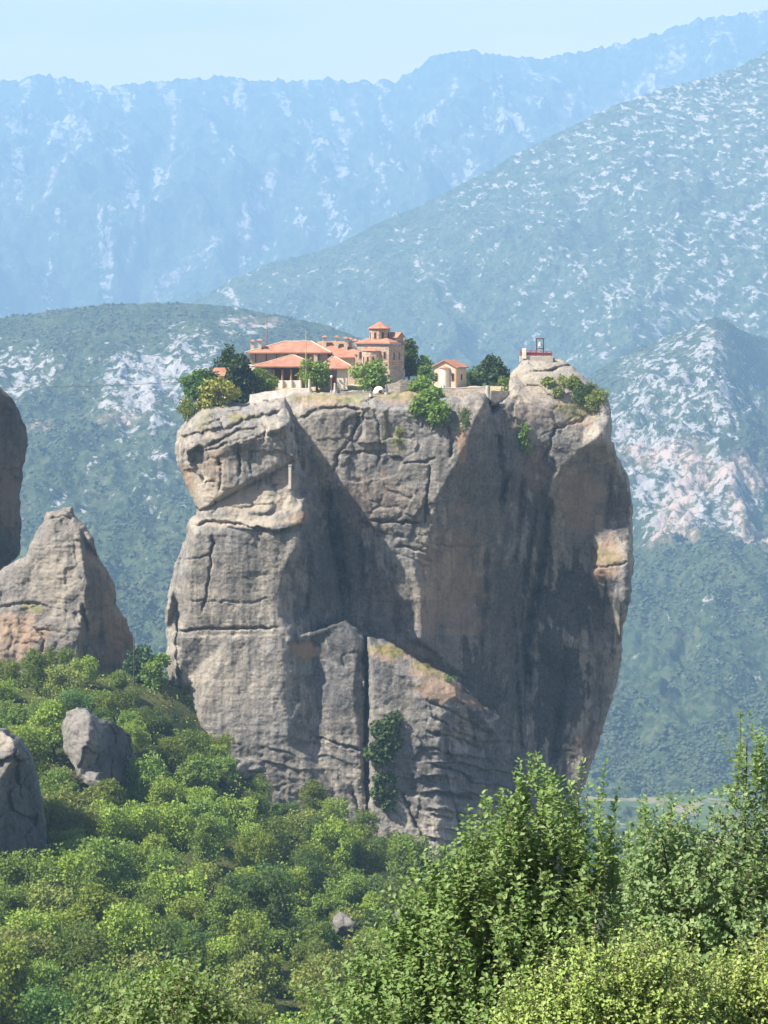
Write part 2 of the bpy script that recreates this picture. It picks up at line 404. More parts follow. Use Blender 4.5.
    back = np.where((sdp > 3)[..., None], back, np.stack([(X-CX)/F*Yd, Yd+.3, (HY-Yy)/F*Yd], -1))
    H, W = X.shape; idx = np.full((H, W), -1); idx[keep] = np.arange(keep.sum()); n = keep.sum()
    cell = keep[:-1, :-1] & keep[1:, :-1] & keep[:-1, 1:] & keep[1:, 1:]
    a, b, c, e = idx[:-1, :-1][cell], idx[:-1, 1:][cell], idx[1:, 1:][cell], idx[1:, :-1][cell]
    ff = np.c_[a, e, c, b]
    ed = np.concatenate([ff[:, [0, 1]], ff[:, [1, 2]], ff[:, [2, 3]], ff[:, [3, 0]]])
    key = ed[:, 0].astype(np.int64)*n+ed[:, 1]; rev = ed[:, 1].astype(np.int64)*n+ed[:, 0]
    be = ed[~np.isin(key, rev)]
    # the back uses every third vertex's worth of detail but the same grid keeps the seam closed
    V = np.concatenate([front[keep], back[keep]])
    faces = np.concatenate([ff, ff[:, ::-1]+n, np.c_[be[:, 1], be[:, 0], be[:, 0]+n, be[:, 1]+n]])
    attrs = {k: np.zeros(2*n) for k in ('stain_shade', 'warm', 'pale', 'grass')}
    if paint:
        for k, A in paint(X, Yy, w, d).items(): attrs[k][:n] = np.clip(A[keep], 0, 1)
    used = np.zeros(2*n, bool); used[faces.ravel()] = True; re = np.cumsum(used)-1
    lo = V[used].mean(0); lo[2] = V[used][:, 2].min()
    o = mesh_np(name, V[used], re[faces], mat, smooth=True, attrs={k: A[used] for k, A in attrs.items()}, origin=lo)
    return o

def blobmask(X, Yy, blobs, seed, rough=.45, fx=.06, fy=.06, edge=(1.15, .6)):
    """soft patches of wear and painted shade: (cx, cy, rx, ry, strength) with ragged edges"""
    out = np.zeros(X.shape); nz = fbm(np.stack([X*fx, Yy*fy, X*0+seed], -1), 5, .62)
    for cx, cy, rx, ry, s in blobs:
        r = np.hypot((X-cx)/rx, (Yy-cy)/ry)+rough*nz
        out = np.maximum(out, s*sstep(edge[0], edge[1], r))
    return out

# ------------------------------------------------------------------ the great pillar
PILLAR = [(174, 445), (178, 430), (190, 414), (205, 407), (225, 405), (245, 403), (252, 399), (280, 396), (300, 392), (340, 393), (380, 393),
          (415, 392), (440, 396), (462, 398), (470, 393), (487, 394), (493, 404), (500, 402), (508, 395), (511, 372), (525, 360), (545, 355), (560, 358), (575, 368),
          (590, 380), (607, 394), (612, 415), (612, 440), (617, 458), (628, 475), (632, 500), (633, 530), (634, 560), (631, 600), (624, 625), (621, 660),
          (615, 690), (600, 740), (590, 770), (580, 800), (572, 930), (400, 930), (300, 880), (230, 830), (196, 760), (190, 715), (172, 690), (165, 665), (167, 640),
          (165, 620), (168, 590), (176, 560), (186, 535), (188, 520), (196, 514), (193, 500), (184, 480), (178, 465)]
L0 = [(165, 430, 4), (165, 930, 0), (190, 412, 4), (245, 403, 2), (300, 390, 5), (380, 390, 4), (440, 394, 3), (480, 392, 0), (492, 396, 2), (502, 396, 6), (509, 392, 8),
      (300, 415, 0), (360, 408, -.5), (430, 412, -1), (300, 500, 0), (360, 500, 0), (330, 640, 2.2), (380, 600, 2.2), (410, 612, 2.2), (412, 560, .3), (408, 640, 3),
      (484, 404, -2), (470, 430, -3), (455, 465, -4), (434, 500, -3.4), (427, 540, -1.4), (421, 600, .8), (421, 640, 1.4), (422, 930, 1), (445, 600, 4.4), (445, 660, 5), (500, 620, 11.5),
      (495, 404, 3.5), (515, 440, 5.4), (540, 480, 8), (545, 520, 11), (537, 580, 15), (525, 640, 16), (530, 720, 16), (545, 800, 16), (545, 930, 16),
      (475, 520, 3.6), (470, 600, 7.8), (470, 680, 8.4), (505, 560, 8.6),
      (520, 372, 16), (545, 354, 22), (575, 366, 20), (592, 380, 17), (560, 384, 13), (606, 392, 14), (545, 405, 7.5), (545, 440, 6.2), (528, 425, 5.6), (595, 405, 11),
      (549, 490, 7.2), (562, 467, 6.6), (580, 448, 6), (600, 434, 5.5), (611, 440, 6.5), (612, 415, 9),
      (562, 490, 10.5), (590, 470, 10.5), (612, 470, 12), (560, 530, 13), (595, 515, 13), (625, 490, 13), (632, 515, 14),
      (588, 545, 14), (592, 543, 11), (612, 533, 11.5), (632, 540, 11), (604, 566, 8), (630, 552, 8), (629, 598, 6), (618, 602, 6.5), (612, 606, 13),
      (600, 650, 15), (622, 650, 13), (560, 600, 18), (560, 680, 19), (600, 700, 17), (575, 780, 16), (588, 790, 17), (572, 930, 17)]
PA = [(174, 445), (178, 430), (190, 414), (205, 407), (245, 404), (285, 397), (291, 420), (297, 448), (298, 460), (280, 469), (262, 478), (240, 490), (215, 503), (200, 511), (193, 505), (184, 480), (178, 465)]
LA = [(174, 445, -3), (178, 430, -1), (190, 414, 0), (205, 407, -1), (245, 404, 0), (285, 397, 1), (291, 420, -6), (297, 448, -8.6), (298, 462, -9), (280, 469, -10.5), (262, 478, -11.3), (240, 490, -12),
      (215, 503, -11), (200, 511, -10), (193, 505, -8), (184, 480, -6), (178, 465, -5), (215, 460, -11), (208, 435, -9), (242, 441, -13), (287, 426, -11.5), (246, 452, -10.5), (288, 440, -8.8), (230, 424, -7), (270, 413, -6), (265, 432, -11), (225, 444, -11.5), (195, 450, -8)]
PC = [(188, 519), (200, 511), (215, 502), (240, 488), (262, 476), (285, 464), (297, 452), (301, 470), (318, 480), (330, 530), (340, 600), (345, 660), (165, 660), (165, 620), (168, 590), (176, 560), (186, 535)]
LC = [(188, 519, -7), (200, 511, -8.5), (240, 488, -9.3), (285, 464, -8.2), (297, 452, -6.5), (188, 527, -8), (215, 515, -10), (250, 517, -12), (290, 500, -10.5), (300, 505, -12), (304, 530, -12.5), (302, 470, -7),
      (186, 535, -8), (195, 535, -11.5), (250, 532, -13), (300, 542, -13), (176, 575, -8), (190, 570, -12), (287, 560, -13.5), (278, 590, -13.5), (278, 615, -13.5), (290, 640, -14),
      (166, 640, -8), (180, 640, -12.5), (318, 480, -1), (330, 530, -1), (340, 600, -1), (345, 660, -1), (165, 665, -8), (280, 660, -14), (190, 610, -12.6), (235, 600, -13.6)]
PD = [(165, 665), (167, 633), (230, 634), (280, 632), (300, 635), (318, 630), (333, 624), (346, 620), (357, 628), (364, 638), (366, 665), (365, 720), (366, 800), (366, 930), (300, 930), (230, 830), (196, 760), (190, 715), (172, 690)]
LD = [(165, 665, -8), (167, 633, -8.5), (182, 636, -13), (230, 634, -14), (280, 633, -14), (292, 638, -13), (178, 690, -11), (200, 715, -15), (285, 665, -15.5), (304, 670, -10.5), (318, 690, -11), (320, 640, -10), (346, 620, -9), (358, 650, -12),
      (364, 638, -9), (352, 700, -13), (362, 760, -13.5), (308, 745, -13), (288, 745, -18), (230, 740, -17), (200, 760, -16), (230, 830, -19), (366, 930, -18), (300, 930, -21), (340, 800, -16)]
PE = [(367, 637), (385, 640), (402, 650), (420, 662), (438, 670), (455, 680), (470, 692), (480, 703), (492, 712), (500, 718), (508, 750), (512, 800), (515, 930), (367, 930)]
LE = [(367, 637, -10), (385, 640, -10), (420, 662, -10), (455, 680, -9), (480, 703, -5.5), (500, 718, -1), (371, 654, -14.5), (400, 670, -14.5), (430, 692, -14.2), (455, 702, -11.5), (400, 700, -15.3), (372, 700, -15.3), (443, 706, -14.5), (436, 770, -16.5), (440, 850, -18), (372, 850, -17),
      (508, 750, -1), (512, 800, -1), (515, 930, -2), (470, 708, -10.8), (489, 724, -7.6), (456, 696, -12.4), (367, 930, -18), (430, 930, -18), (472, 740, -9.2), (476, 820, -9.6)]
CR = [([(322, 470), (330, 520), (336, 560), (345, 605)], 7, 4.5), ([(547, 492), (546, 540), (537, 590), (527, 640), (526, 700)], 5, 5.0), ([(497, 430), (503, 480), (500, 520)], 3.5, 2.4), ([(487, 545), (486, 600), (480, 660)], 2.2, 1.3), ([(522, 470), (520, 520), (512, 570)], 3.0, 2.2), ([(538, 500), (530, 550), (520, 590)], 2.4, 1.8), ([(568, 640), (560, 700), (552, 770)], 4, 2.5), ([(603, 650), (596, 700), (585, 760)], 3, 2.0), ([(608, 470), (611, 500), (606, 530)], 3, 2.0), ([(308, 540), (310, 580), (304, 620)], 3, 1.8), ([(395, 600), (398, 640)], 3, 1.5), ([(360, 540), (362, 600)], 3, 1.2),
      ([(512, 600), (516, 680), (520, 760)], 4, 2.5), ([(196, 455), (222, 446), (250, 436), (272, 436), (291, 425)], 1.2, 1.2), ([(222, 432), (244, 420), (262, 416), (284, 410)], 1.5, 2.0), ([(204, 447), (222, 440), (240, 430), (262, 428)], 1.4, 1.8), ([(262, 416), (266, 430), (263, 445)], 1.2, 1.3), ([(218, 455), (222, 475), (218, 492)], 1.2, 1.0), ([(244, 404), (262, 402), (284, 401)], 1.2, 1.4), ([(250, 462), (252, 474)], 1.1, 1.0), ([(196, 430), (210, 424), (224, 418)], 1.1, 1.1), ([(237, 440), (240, 460), (239, 478)], 1.3, 1.4),
      ([(188, 526), (215, 521), (250, 527), (275, 532), (303, 529)], 1.2, 2.0), ([(213, 530), (211, 560), (208, 585), (202, 615)], 1.2, 1.8), ([(178, 595), (177, 625), (177, 655), (180, 690), (188, 715)], 1.3, 1.8),
      ([(170, 632), (205, 629), (250, 628), (280, 627)], 1.1, 1.8), ([(300, 417), (322, 409), (345, 407), (362, 410)], 1.3, 2.0), ([(362, 410), (350, 440), (338, 455), (330, 480)], 1.3, 1.6),
      ([(340, 455), (365, 452), (392, 452)], 1.1, 1.4), ([(431, 462), (429, 485), (425, 505), (424, 525)], 1.3, 2.2), ([(368, 521), (392, 522), (424, 524)], 1.3, 2.2), ([(395, 545), (410, 547), (425, 552)], 1.2, 1.6),
      ([(330, 520), (345, 522)], 1.0, .8), ([(400, 465), (424, 462), (436, 457)], 1.1, 1.3), ([(365, 640), (367, 700), (366, 760), (368, 815)], 2.3, 6.0),
      ([(310, 735), (340, 745), (362, 752)], 1.1, 1.3), ([(455, 800), (458, 830), (462, 860)], 1.3, 1.8), ([(400, 790), (412, 815), (425, 840)], 1.6, 2.2),
      ([(528, 372), (545, 372), (560, 366), (578, 364)], 1.2, 1.8), ([(543, 462), (552, 440), (556, 425)], 1.2, 1.5), ([(552, 430), (570, 424), (585, 420)], 1.0, 1.0), ([(510, 470), (504, 490), (498, 505)], 1.5, 1.6),
      ([(430, 545), (470, 548), (500, 540)], 1.1, .7), ([(530, 560), (523, 600), (520, 640)], 2.0, 1.8), ([(588, 568), (612, 566), (628, 562)], 1.0, 1.2),
      ([(425, 700), (445, 708), (470, 722)], 1.3, 1.6), ([(425, 732), (455, 738), (485, 750)], 1.3, 1.7), ([(428, 764), (455, 770), (480, 782)], 1.3, 1.8), ([(430, 790), (452, 796), (475, 800)], 1.3, 1.5), ([(430, 815), (455, 820)], 1.3, 1.5),
      ([(430, 748), (470, 762)], 1.0, 1.0), ([(428, 716), (470, 732)], 1.0, 1.0), ([(330, 800), (338, 825)], 1.5, 2.0), ([(352, 790), (360, 815)], 1.5, 2.0),
      ([(448, 425), (452, 445), (448, 460)], 1.4, 1.6), ([(376, 410), (380, 440), (378, 470)], 1.0, .9), ([(182, 600), (250, 603), (270, 598)], .9, .5), ([(185, 560), (212, 556)], .9, .6)]
POCK = [([(186, 452), (199, 444), (205, 447), (207, 462), (211, 478), (203, 484), (197, 474), (190, 466)], 3.4, 5),
        ([(486, 402), (491, 399), (499, 400), (500, 408), (492, 416)], 5, 3)]
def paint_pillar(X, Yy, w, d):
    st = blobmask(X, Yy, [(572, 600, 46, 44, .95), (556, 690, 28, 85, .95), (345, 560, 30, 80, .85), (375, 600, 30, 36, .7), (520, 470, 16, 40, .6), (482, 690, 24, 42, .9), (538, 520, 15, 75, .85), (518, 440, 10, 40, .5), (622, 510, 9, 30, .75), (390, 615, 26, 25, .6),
                          (500, 455, 22, 45, .6), (308, 605, 14, 24, .6), (600, 620, 18, 40, .6)], 1, .7, .10, .035, (1.1, .8))  # dark rock stains; the recess patches also paint its shadow deeper
    st = np.maximum(st, blobmask(X, Yy, [(478, 490, 44, 100, .55), (455, 640, 30, 70, .36), (505, 640, 36, 130, .66), (590, 520, 34, 60, .46), (520, 780, 50, 60, .6), (335, 590, 44, 70, .75), (312, 520, 14, 70, .6), (390, 605, 24, 34, .6)], 21, .6, .09, .03, (1.15, .7)))  # stained right walls and recess, toned darker to deepen their shade
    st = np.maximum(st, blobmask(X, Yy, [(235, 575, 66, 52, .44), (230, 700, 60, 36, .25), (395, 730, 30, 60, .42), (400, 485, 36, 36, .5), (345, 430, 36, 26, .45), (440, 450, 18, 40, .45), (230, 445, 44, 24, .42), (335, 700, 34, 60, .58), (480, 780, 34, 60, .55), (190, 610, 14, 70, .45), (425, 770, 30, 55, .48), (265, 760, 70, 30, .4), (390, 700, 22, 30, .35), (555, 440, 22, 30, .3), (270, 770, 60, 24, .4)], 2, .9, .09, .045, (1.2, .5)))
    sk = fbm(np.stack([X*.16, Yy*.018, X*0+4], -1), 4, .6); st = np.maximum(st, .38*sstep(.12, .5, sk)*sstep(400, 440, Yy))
    wm = blobmask(X, Yy, [(185, 490, 12, 25, .7), (215, 470, 12, 28, .35), (305, 650, 18, 9, .8), (440, 690, 28, 14, .75), (462, 440, 6, 25, .7), (432, 600, 14, 60, .45), (580, 500, 26, 34, .35), (605, 560, 18, 25, .6), (455, 590, 34, 70, .4), (395, 652, 34, 9, .7), (430, 672, 26, 9, .7), (475, 700, 22, 10, .6), (370, 500, 40, 30, .2), (540, 400, 30, 30, .2),
                          (590, 720, 20, 60, .35), (535, 470, 14, 25, .3), (300, 518, 12, 8, .6), (580, 420, 14, 8, .4), (320, 400, 30, 8, .5), (400, 398, 30, 8, .5)], 3)
    pl = blobmask(X, Yy, [(240, 500, 55, 16, .95), (285, 500, 20, 14, .8), (240, 522, 60, 5, .9), (200, 480, 6, 14, .8), (215, 690, 45, 40, .22), (285, 480, 16, 12, .55), (250, 520, 45, 7, .5), (350, 450, 40, 30, .15), (545, 375, 30, 14, .45), (400, 720, 25, 40, .2)], 4)
    gr = blobmask(X, Yy, [(395, 648, 30, 8, .9), (430, 664, 22, 8, .8), (318, 397, 30, 4, .6), (395, 396, 40, 4, .6), (350, 399, 14, 6, .6), (580, 410, 22, 10, .7), (450, 672, 20, 10, .6), (605, 555, 14, 10, .4), (205, 420, 10, 14, .3), (240, 418, 14, 6, .6), (398, 440, 8, 14, .5), (386, 425, 4, 20, .4)], 5)
    ap = sstep(-2, -5, d); low = Yy > 635; gr = np.where(low, gr*ap, gr); wm = np.where(low & (Yy < 730), wm*np.maximum(ap, .0)+.45*wm*(1-ap)*(X < 440), wm)
    return {'stain_shade': st, 'warm': wm*.9, 'pale': pl*.8, 'grass': gr}
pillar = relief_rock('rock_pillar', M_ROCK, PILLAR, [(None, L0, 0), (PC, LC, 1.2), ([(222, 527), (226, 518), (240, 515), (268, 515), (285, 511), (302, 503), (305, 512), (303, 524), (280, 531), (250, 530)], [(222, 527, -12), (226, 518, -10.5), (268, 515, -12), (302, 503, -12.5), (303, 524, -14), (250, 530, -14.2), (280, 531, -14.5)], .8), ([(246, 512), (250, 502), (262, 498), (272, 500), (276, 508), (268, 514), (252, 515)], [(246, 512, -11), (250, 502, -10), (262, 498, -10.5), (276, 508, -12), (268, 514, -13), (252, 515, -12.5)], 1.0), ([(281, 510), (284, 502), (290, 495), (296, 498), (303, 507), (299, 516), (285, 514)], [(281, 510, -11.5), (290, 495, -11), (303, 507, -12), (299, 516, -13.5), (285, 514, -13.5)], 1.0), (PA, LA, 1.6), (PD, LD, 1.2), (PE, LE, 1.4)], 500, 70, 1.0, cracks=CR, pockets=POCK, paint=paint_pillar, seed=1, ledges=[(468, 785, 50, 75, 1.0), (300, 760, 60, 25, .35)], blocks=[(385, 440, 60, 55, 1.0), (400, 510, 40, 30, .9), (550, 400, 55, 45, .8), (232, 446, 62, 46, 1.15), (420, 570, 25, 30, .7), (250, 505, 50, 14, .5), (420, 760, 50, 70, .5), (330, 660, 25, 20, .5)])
def on_pillar(px, py, out=0.):
    x0, y0, st, Yd = DEPTH[1]; j = int(np.clip(round((px-x0)/st), 0, Yd.shape[1]-1)); i = int(np.clip(round((py-y0)/st), 0, Yd.shape[0]-1))
    return P(px, py, Yd[i, j]-out)
tag(pillar, 'huge grey sandstone pillar with sheer shadowed walls carrying the monastery', 'rock')

# ------------------------------------------------------------------ other rocks of the left side
K = relief_rock('rock_outcrop', M_ROCK2, [(-60, 600), (0, 570), (24, 557), (33, 540), (42, 522), (46, 513), (58, 511), (62, 507), (71, 507), (74, 516), (84, 526), (94, 540), (98, 555), (108, 572), (116, 586), (116, 604), (126, 618), (133, 640), (130, 720), (-60, 720)],
    [(None, [(-60, 590, 3), (0, 570, 3), (28, 556, 2), (45, 520, 3), (66, 507, 4), (80, 526, 3), (80, 545, 0), (86, 580, -2), (82, 620, -4), (74, 670, -6), (104, 572, 7), (118, 595, 9), (133, 640, 12), (128, 720, 10), (70, 720, -8), (0, 720, -8), (-60, 720, -8), (0, 612, 0), (45, 600, -1), (40, 650, -5), (0, 655, -6), (-60, 640, -4), (98, 640, 4)], 0)], 505, 25, 1.0,
    cracks=[([(0, 607), (25, 603), (50, 607)], 1.5, 1.5), ([(36, 628), (45, 640), (40, 655)], 1.4, 1.2), ([(82, 600), (86, 630), (84, 665)], 2, 2.5), ([(48, 520), (62, 516), (72, 518)], 1.0, 1.0), ([(30, 628), (70, 634)], 1, .7)],
    paint=lambda X, Yy, w, d: {'warm': blobmask(X, Yy, [(10, 630, 44, 18, .6), (20, 655, 55, 10, .5), (118, 640, 14, 25, .4)], 6), 'pale': blobmask(X, Yy, [(55, 575, 26, 32, .4)], 7), 'stain_shade': blobmask(X, Yy, [(95, 590, 12, 30, .5), (105, 650, 20, 22, .5), (40, 645, 20, 16, .35)], 8), 'grass': blobmask(X, Yy, [(34, 608, 12, 5, .7)], 9)}, seed=2, amp=1.15, strata=.35, flute=.7, blocks=[(60, 600, 120, 120, .4)])
tag(K, 'pointed grey rock outcrop with a tan base at the left, beside the great pillar', 'rock')
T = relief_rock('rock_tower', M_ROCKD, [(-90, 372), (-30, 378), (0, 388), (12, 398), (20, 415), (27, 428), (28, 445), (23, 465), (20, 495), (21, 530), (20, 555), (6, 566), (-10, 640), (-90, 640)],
    [(None, [(-90, 372, -8), (-30, 378, -6), (0, 388, 0), (20, 415, 6), (28, 440, 10), (20, 500, 8), (21, 555, 9), (-10, 640, 4), (-90, 640, -12), (-50, 500, -12), (-8, 450, -2), (-10, 540, -3)], 0)], 545, 25, 1.0,
    paint=lambda X, Yy, w, d: {'warm': blobmask(X, Yy, [(10, 500, 12, 40, .35)], 6), 'stain_shade': blobmask(X, Yy, [(0, 540, 12, 25, .5), (10, 425, 14, 22, .4)], 8)}, seed=3, amp=1.3, flute=.8, blocks=[(0, 480, 120, 120, .6)])
tag(T, 'dark brown rock tower cut by the left edge of the photo', 'rock')
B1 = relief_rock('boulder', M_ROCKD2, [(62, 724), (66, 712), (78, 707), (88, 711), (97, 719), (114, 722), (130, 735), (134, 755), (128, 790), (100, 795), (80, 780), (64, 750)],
    [(None, [(61, 722, 3), (66, 710, 3), (78, 707, 3), (90, 712, 1), (88, 740, -3), (94, 780, -4), (120, 722, 9), (143, 750, 15), (135, 785, 13), (112, 755, 4), (64, 748, 2), (80, 775, -2)], 0)], 404, 8, 1.0, rnd=(1.2, 5), paint=lambda X, Yy, w, d: {'stain_shade': blobmask(X, Yy, [(118, 760, 26, 40, .6)], 12)}, seed=4, amp=1.3, strata=.3, flute=.5, blocks=[(100, 750, 90, 90, 1.0)])  # dark patch paints the shade of the right face deeper
tag(B1, 'grey boulder with one sunlit side among trees below the pointed outcrop', 'boulder')
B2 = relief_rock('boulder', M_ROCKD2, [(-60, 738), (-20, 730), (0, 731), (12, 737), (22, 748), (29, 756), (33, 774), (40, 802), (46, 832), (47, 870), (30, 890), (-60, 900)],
    [(None, [(-60, 730, 2), (0, 729, 3), (12, 738, 0), (18, 752, -1), (36, 760, 6), (45, 800, 8), (53, 840, 9), (30, 890, 4), (-60, 900, -14), (0, 780, -3), (0, 850, -5), (-60, 780, -12)], 0)], 352, 10, 1.0, rnd=(1.2, 5), paint=lambda X, Yy, w, d: {'stain_shade': blobmask(X, Yy, [(20, 820, 60, 60, .6)], 12), 'pale': blobmask(X, Yy, [(5, 740, 18, 12, .5)], 13)}, seed=5, amp=1.5, strata=.3, flute=.5, blocks=[(10, 800, 120, 120, 1.0)],  # broad dark patch over the face, pale patch at the top
    cracks=[([(15, 745), (16, 775), (22, 800)], 1.5, 1.5)])
tag(B2, 'large shadowed grey boulder at the left edge among the trees', 'boulder')

# ------------------------------------------------------------------ ground: near hillside, plateau top
def idw(ctrl, X, Yw, p=4.2):
    c = np.array(ctrl, float); num = np.zeros(X.shape); den = np.zeros(X.shape)
    for x, y, z in c:
        w = 1/((X-x)**2+((Yw-y)*.8)**2+40)**(p/2); num += w*z; den += w
    return num/den
GC = []
for px, py, Y in [(-150, 1040, 260), (0, 1050, 270), (200, 1055, 275), (440, 1070, 285), (700, 1120, 290), (900, 1150, 300), (-150, 930, 325), (0, 925, 330), (200, 935, 340), (350, 940, 360), (470, 960, 400), (650, 1040, 400), (900, 1080, 400),
                  (-150, 825, 380), (0, 830, 385), (150, 830, 402), (300, 852, 435), (420, 885, 470), (560, 1030, 480), (700, 1080, 480), (-150, 740, 430), (0, 742, 430), (100, 730, 440), (190, 765, 470), (300, 815, 478), (365, 838, 478), (480, 900, 490),
                  (-150, 690, 470), (0, 690, 462), (90, 685, 470), (150, 680, 490), (175, 690, 520), (60, 680, 540), (-150, 690, 560), (170, 720, 580), (400, 850, 580), (600, 1040, 560), (800, 1080, 560)]:
    q = P(px, py, Y); GC.append(q)
for x, Y, z in [(-200, 200, -92), (0, 200, -96), (200, 200, -104), (-150, 120, -62), (0, 120, -64), (150, 120, -68), (-80, 60, -31), (0, 60, -32), (80, 60, -33), (-30, 25, -13.5), (0, 25, -14), (30, 25, -14), (-20, 6, -3), (0, 4, -2.2), (20, 6, -3), (0, -15, -1.7), (-30, -15, -1.7), (30, -15, -1.7),
                (0, 40, -21.5), (-40, 40, -21.5), (40, 40, -21.5), (300, 300, -150), (300, 500, -160), (-400, 300, -90), (-400, 500, -80), (0, 700, -190), (-300, 700, -170), (300, 700, -215), (150, 560, -185), (150, 480, -170), (80, 560, -180), (250, 400, -150), (420, 600, -200)]:
    GC.append((x, Y, z))
def gz(x, y):
    x = np.atleast_1d(np.asarray(x, float)); y = np.atleast_1d(np.asarray(y, float))
    return idw(GC, x, y)+.8*fbm(np.stack([x*.05, y*.05, x*0], -1), 3)
gx, gy = np.meshgrid(np.arange(-420, 421, 4.0), np.concatenate([np.arange(-30, 60, 2.0), np.arange(60, 720, 4.0)]))
zz = gz(gx.ravel(), gy.ravel()).reshape(gx.shape)
def grid_faces(H, W):
    i = np.arange(H*W).reshape(H, W); return np.c_[i[:-1, :-1].ravel(), i[:-1, 1:].ravel(), i[1:, 1:].ravel(), i[1:, :-1].ravel()]
def mat_ground():
    t = NT('forest_floor', 1, 0); v = t.pos(); n = t.noise(v, .15, 5); n2 = t.noise(v, 1.1, 4)
    c = t.mix(t.rng(n, .4, .6), (.035, .05, .018), (.085, .09, .035)); c = t.mix(t.rng(n2, .55, .7, 0, .7), c, (.13, .105, .06))
    t.bump(n2, .8, .3); return t.color(c)
M_GROUND = mat_ground()
hs = mesh_np('hillside_ground', np.stack([gx, gy, zz], -1).reshape(-1, 3), grid_faces(*gx.shape), M_GROUND, smooth=True); tag(hs, kind='structure')

# plateau on top of the pillar: starts behind the rim and runs back
def mat_plateau():
    t = NT('plateau_ground', 1, 0); v = t.pos(); n = t.noise(v, .18, 5); n2 = t.noise(v, .9, 4)
    c = t.mix(t.rng(n, .42, .6), (.40, .31, .19), (.52, .45, .34)); c = t.mix(t.rng(n2, .5, .65, 0, .8), c, (.17, .17, .06))
    t.bump(n2, .6, .2); return t.color(c)
pxs = np.arange(196, 516, 2.0); ts = np.linspace(0, 1, 40)
rim = np.interp(pxs, [190, 205, 225, 245, 252, 280, 300, 340, 380, 415, 440, 462, 470, 487, 495, 508, 516], [412, 408, 406, 404, 400, 397, 393, 394, 394, 393, 397, 399, 394, 395, 403, 397, 394])
rd = np.interp(pxs, [190, 245, 285, 300, 380, 440, 480, 495, 509, 516], [6, 5, 5, 7, 6, 5, 3, 5, 10, 14])
PV = []
for t_ in ts:
    Yv = 500+rd+t_*np.interp(pxs, [196, 240, 300, 480, 516], [18, 40, 55, 55, 30])
    zr = (HY-rim)/F*(500+rd)-.3
    zp = np.interp(pxs, [196, 225, 250, 290, 330, 380, 430, 480, 516], [-16.6, -15.6, -14.0, -12.8, -12.6, -13.2, -12.9, -13.0, -13.4])
    k = sstep(0, .35, np.full(pxs.shape, t_)); z = zr*(1-k)+zp*k-.8*max(0, t_-.8)*5*2
    z = z+.25*fbm(np.stack([pxs*.1, Yv*.15, pxs*0], -1), 3)
    PV.append(np.stack([(pxs-CX)/F*Yv, Yv, z], -1))
PV = np.array(PV)
pg = mesh_np('plateau_ground', PV.reshape(-1, 3), grid_faces(*PV.shape[:2]), mat_plateau(), smooth=True); tag(pg, kind='structure')
def pz(px, Y):                                # height of the plateau under a sight line
    j = np.abs(pxs-px).argmin(); return float(np.interp(Y, PV[:, j, 1], PV[:, j, 2]))

# ------------------------------------------------------------------ mountains and valley
def mountain(name, ridge, foot, mat, px0, px1, dpx, nv, amp, maskf, seed, prof=.85, back=.35, rug=1.2, wander=0):
    """ridge: (px, py, Y) ; foot: (px, z, Y). A slope from the foot up to the ridge and a short back slope."""
    r = np.array(ridge, float); f = np.array(foot, float); pxs = np.arange(px0, px1+.1, dpx)
    ry = np.interp(pxs, r[:, 0], r[:, 1]); rY = np.interp(pxs, r[:, 0], r[:, 2])
    fz = np.interp(pxs, f[:, 0], f[:, 1]); fY = np.interp(pxs, f[:, 0], f[:, 2])
    rz = (HY-ry)/F*rY; jag = rug*fbm(np.stack([pxs*.09, pxs*0+seed, pxs*0], -1), 5, .65)*rY/F
    v = np.concatenate([np.linspace(-back, 0, 12)[:-1], np.linspace(0, 1, nv)])[:, None]
    vv = np.clip(v, 0, 1)
    if wander:
        vq = v[:, 0]; sh = wander*fbm(np.stack([vq*3.5, vq*0+seed, vq*0], -1), 4, .6)*np.clip(vq*5, 0, 1)+wander*1.1*vq
        rY = np.interp(pxs[None, :]-sh[:, None], r[:, 0], r[:, 2])
    Yw = rY+(fY-rY)*v; z = rz+(fz-rz)*(vv**prof)+np.minimum(v, 0)*(rz-fz)*.8
    Xw = (pxs-CX)/F*Yw
    W = np.stack([Xw, Yw+0*Xw, z+0*Xw], -1)
    n1 = 1-np.abs(fbm(W*np.array([1, .6, .4])/amp[1]+seed, 5, .52)); n2 = fbm(W/amp[3]+seed*2, 4, .6)
    W0 = W.copy(); W[..., 2] += jag*np.exp(-(v/.03)**2)
    edge = np.clip(vv*6, .0, 1)*np.clip((1-vv)*6, 0, 1)
    W[..., 2] += amp[0]*(n1-.75)*np.maximum(edge, .05)+amp[2]*n2*np.maximum(edge, .15)
    W1 = W0.copy(); W1[..., 2] += .25*(W[..., 2]-W0[..., 2]); rk, so = maskf(W1, pxs[None, :]+0*W[..., 0], v+0*W[..., 0])
    o = mesh_np(name, W.reshape(-1, 3), grid_faces(*W.shape[:2])[:, ::-1], mat, smooth=True, attrs={'rock': np.clip(rk, 0, 1).ravel(), 'soil': np.clip(so, 0, 1).ravel()})
    tag(o, kind='structure'); return o, W, rk
def scr(W):                                   # picture row of a point, used only to place outcrops
    return HY-W[..., 2]/W[..., 1]*F

M_FAR = mat_mountain('far_forest_slope', (.035, .06, .03), (.06, .085, .04), (.31, .295, .29), (.31, .25, .21), fs=.026)
M_MID = mat_mountain('mid_scrub_slope', (.048, .076, .034), (.08, .104, .05), (.34, .32, .31), (.32, .24, .18), fs=.042, tilt=-30)
M_NEAR = mat_mountain('near_scrub_slope', (.042, .068, .034), (.075, .095, .046), (.34, .325, .32), (.42, .29, .22), fs=.06)

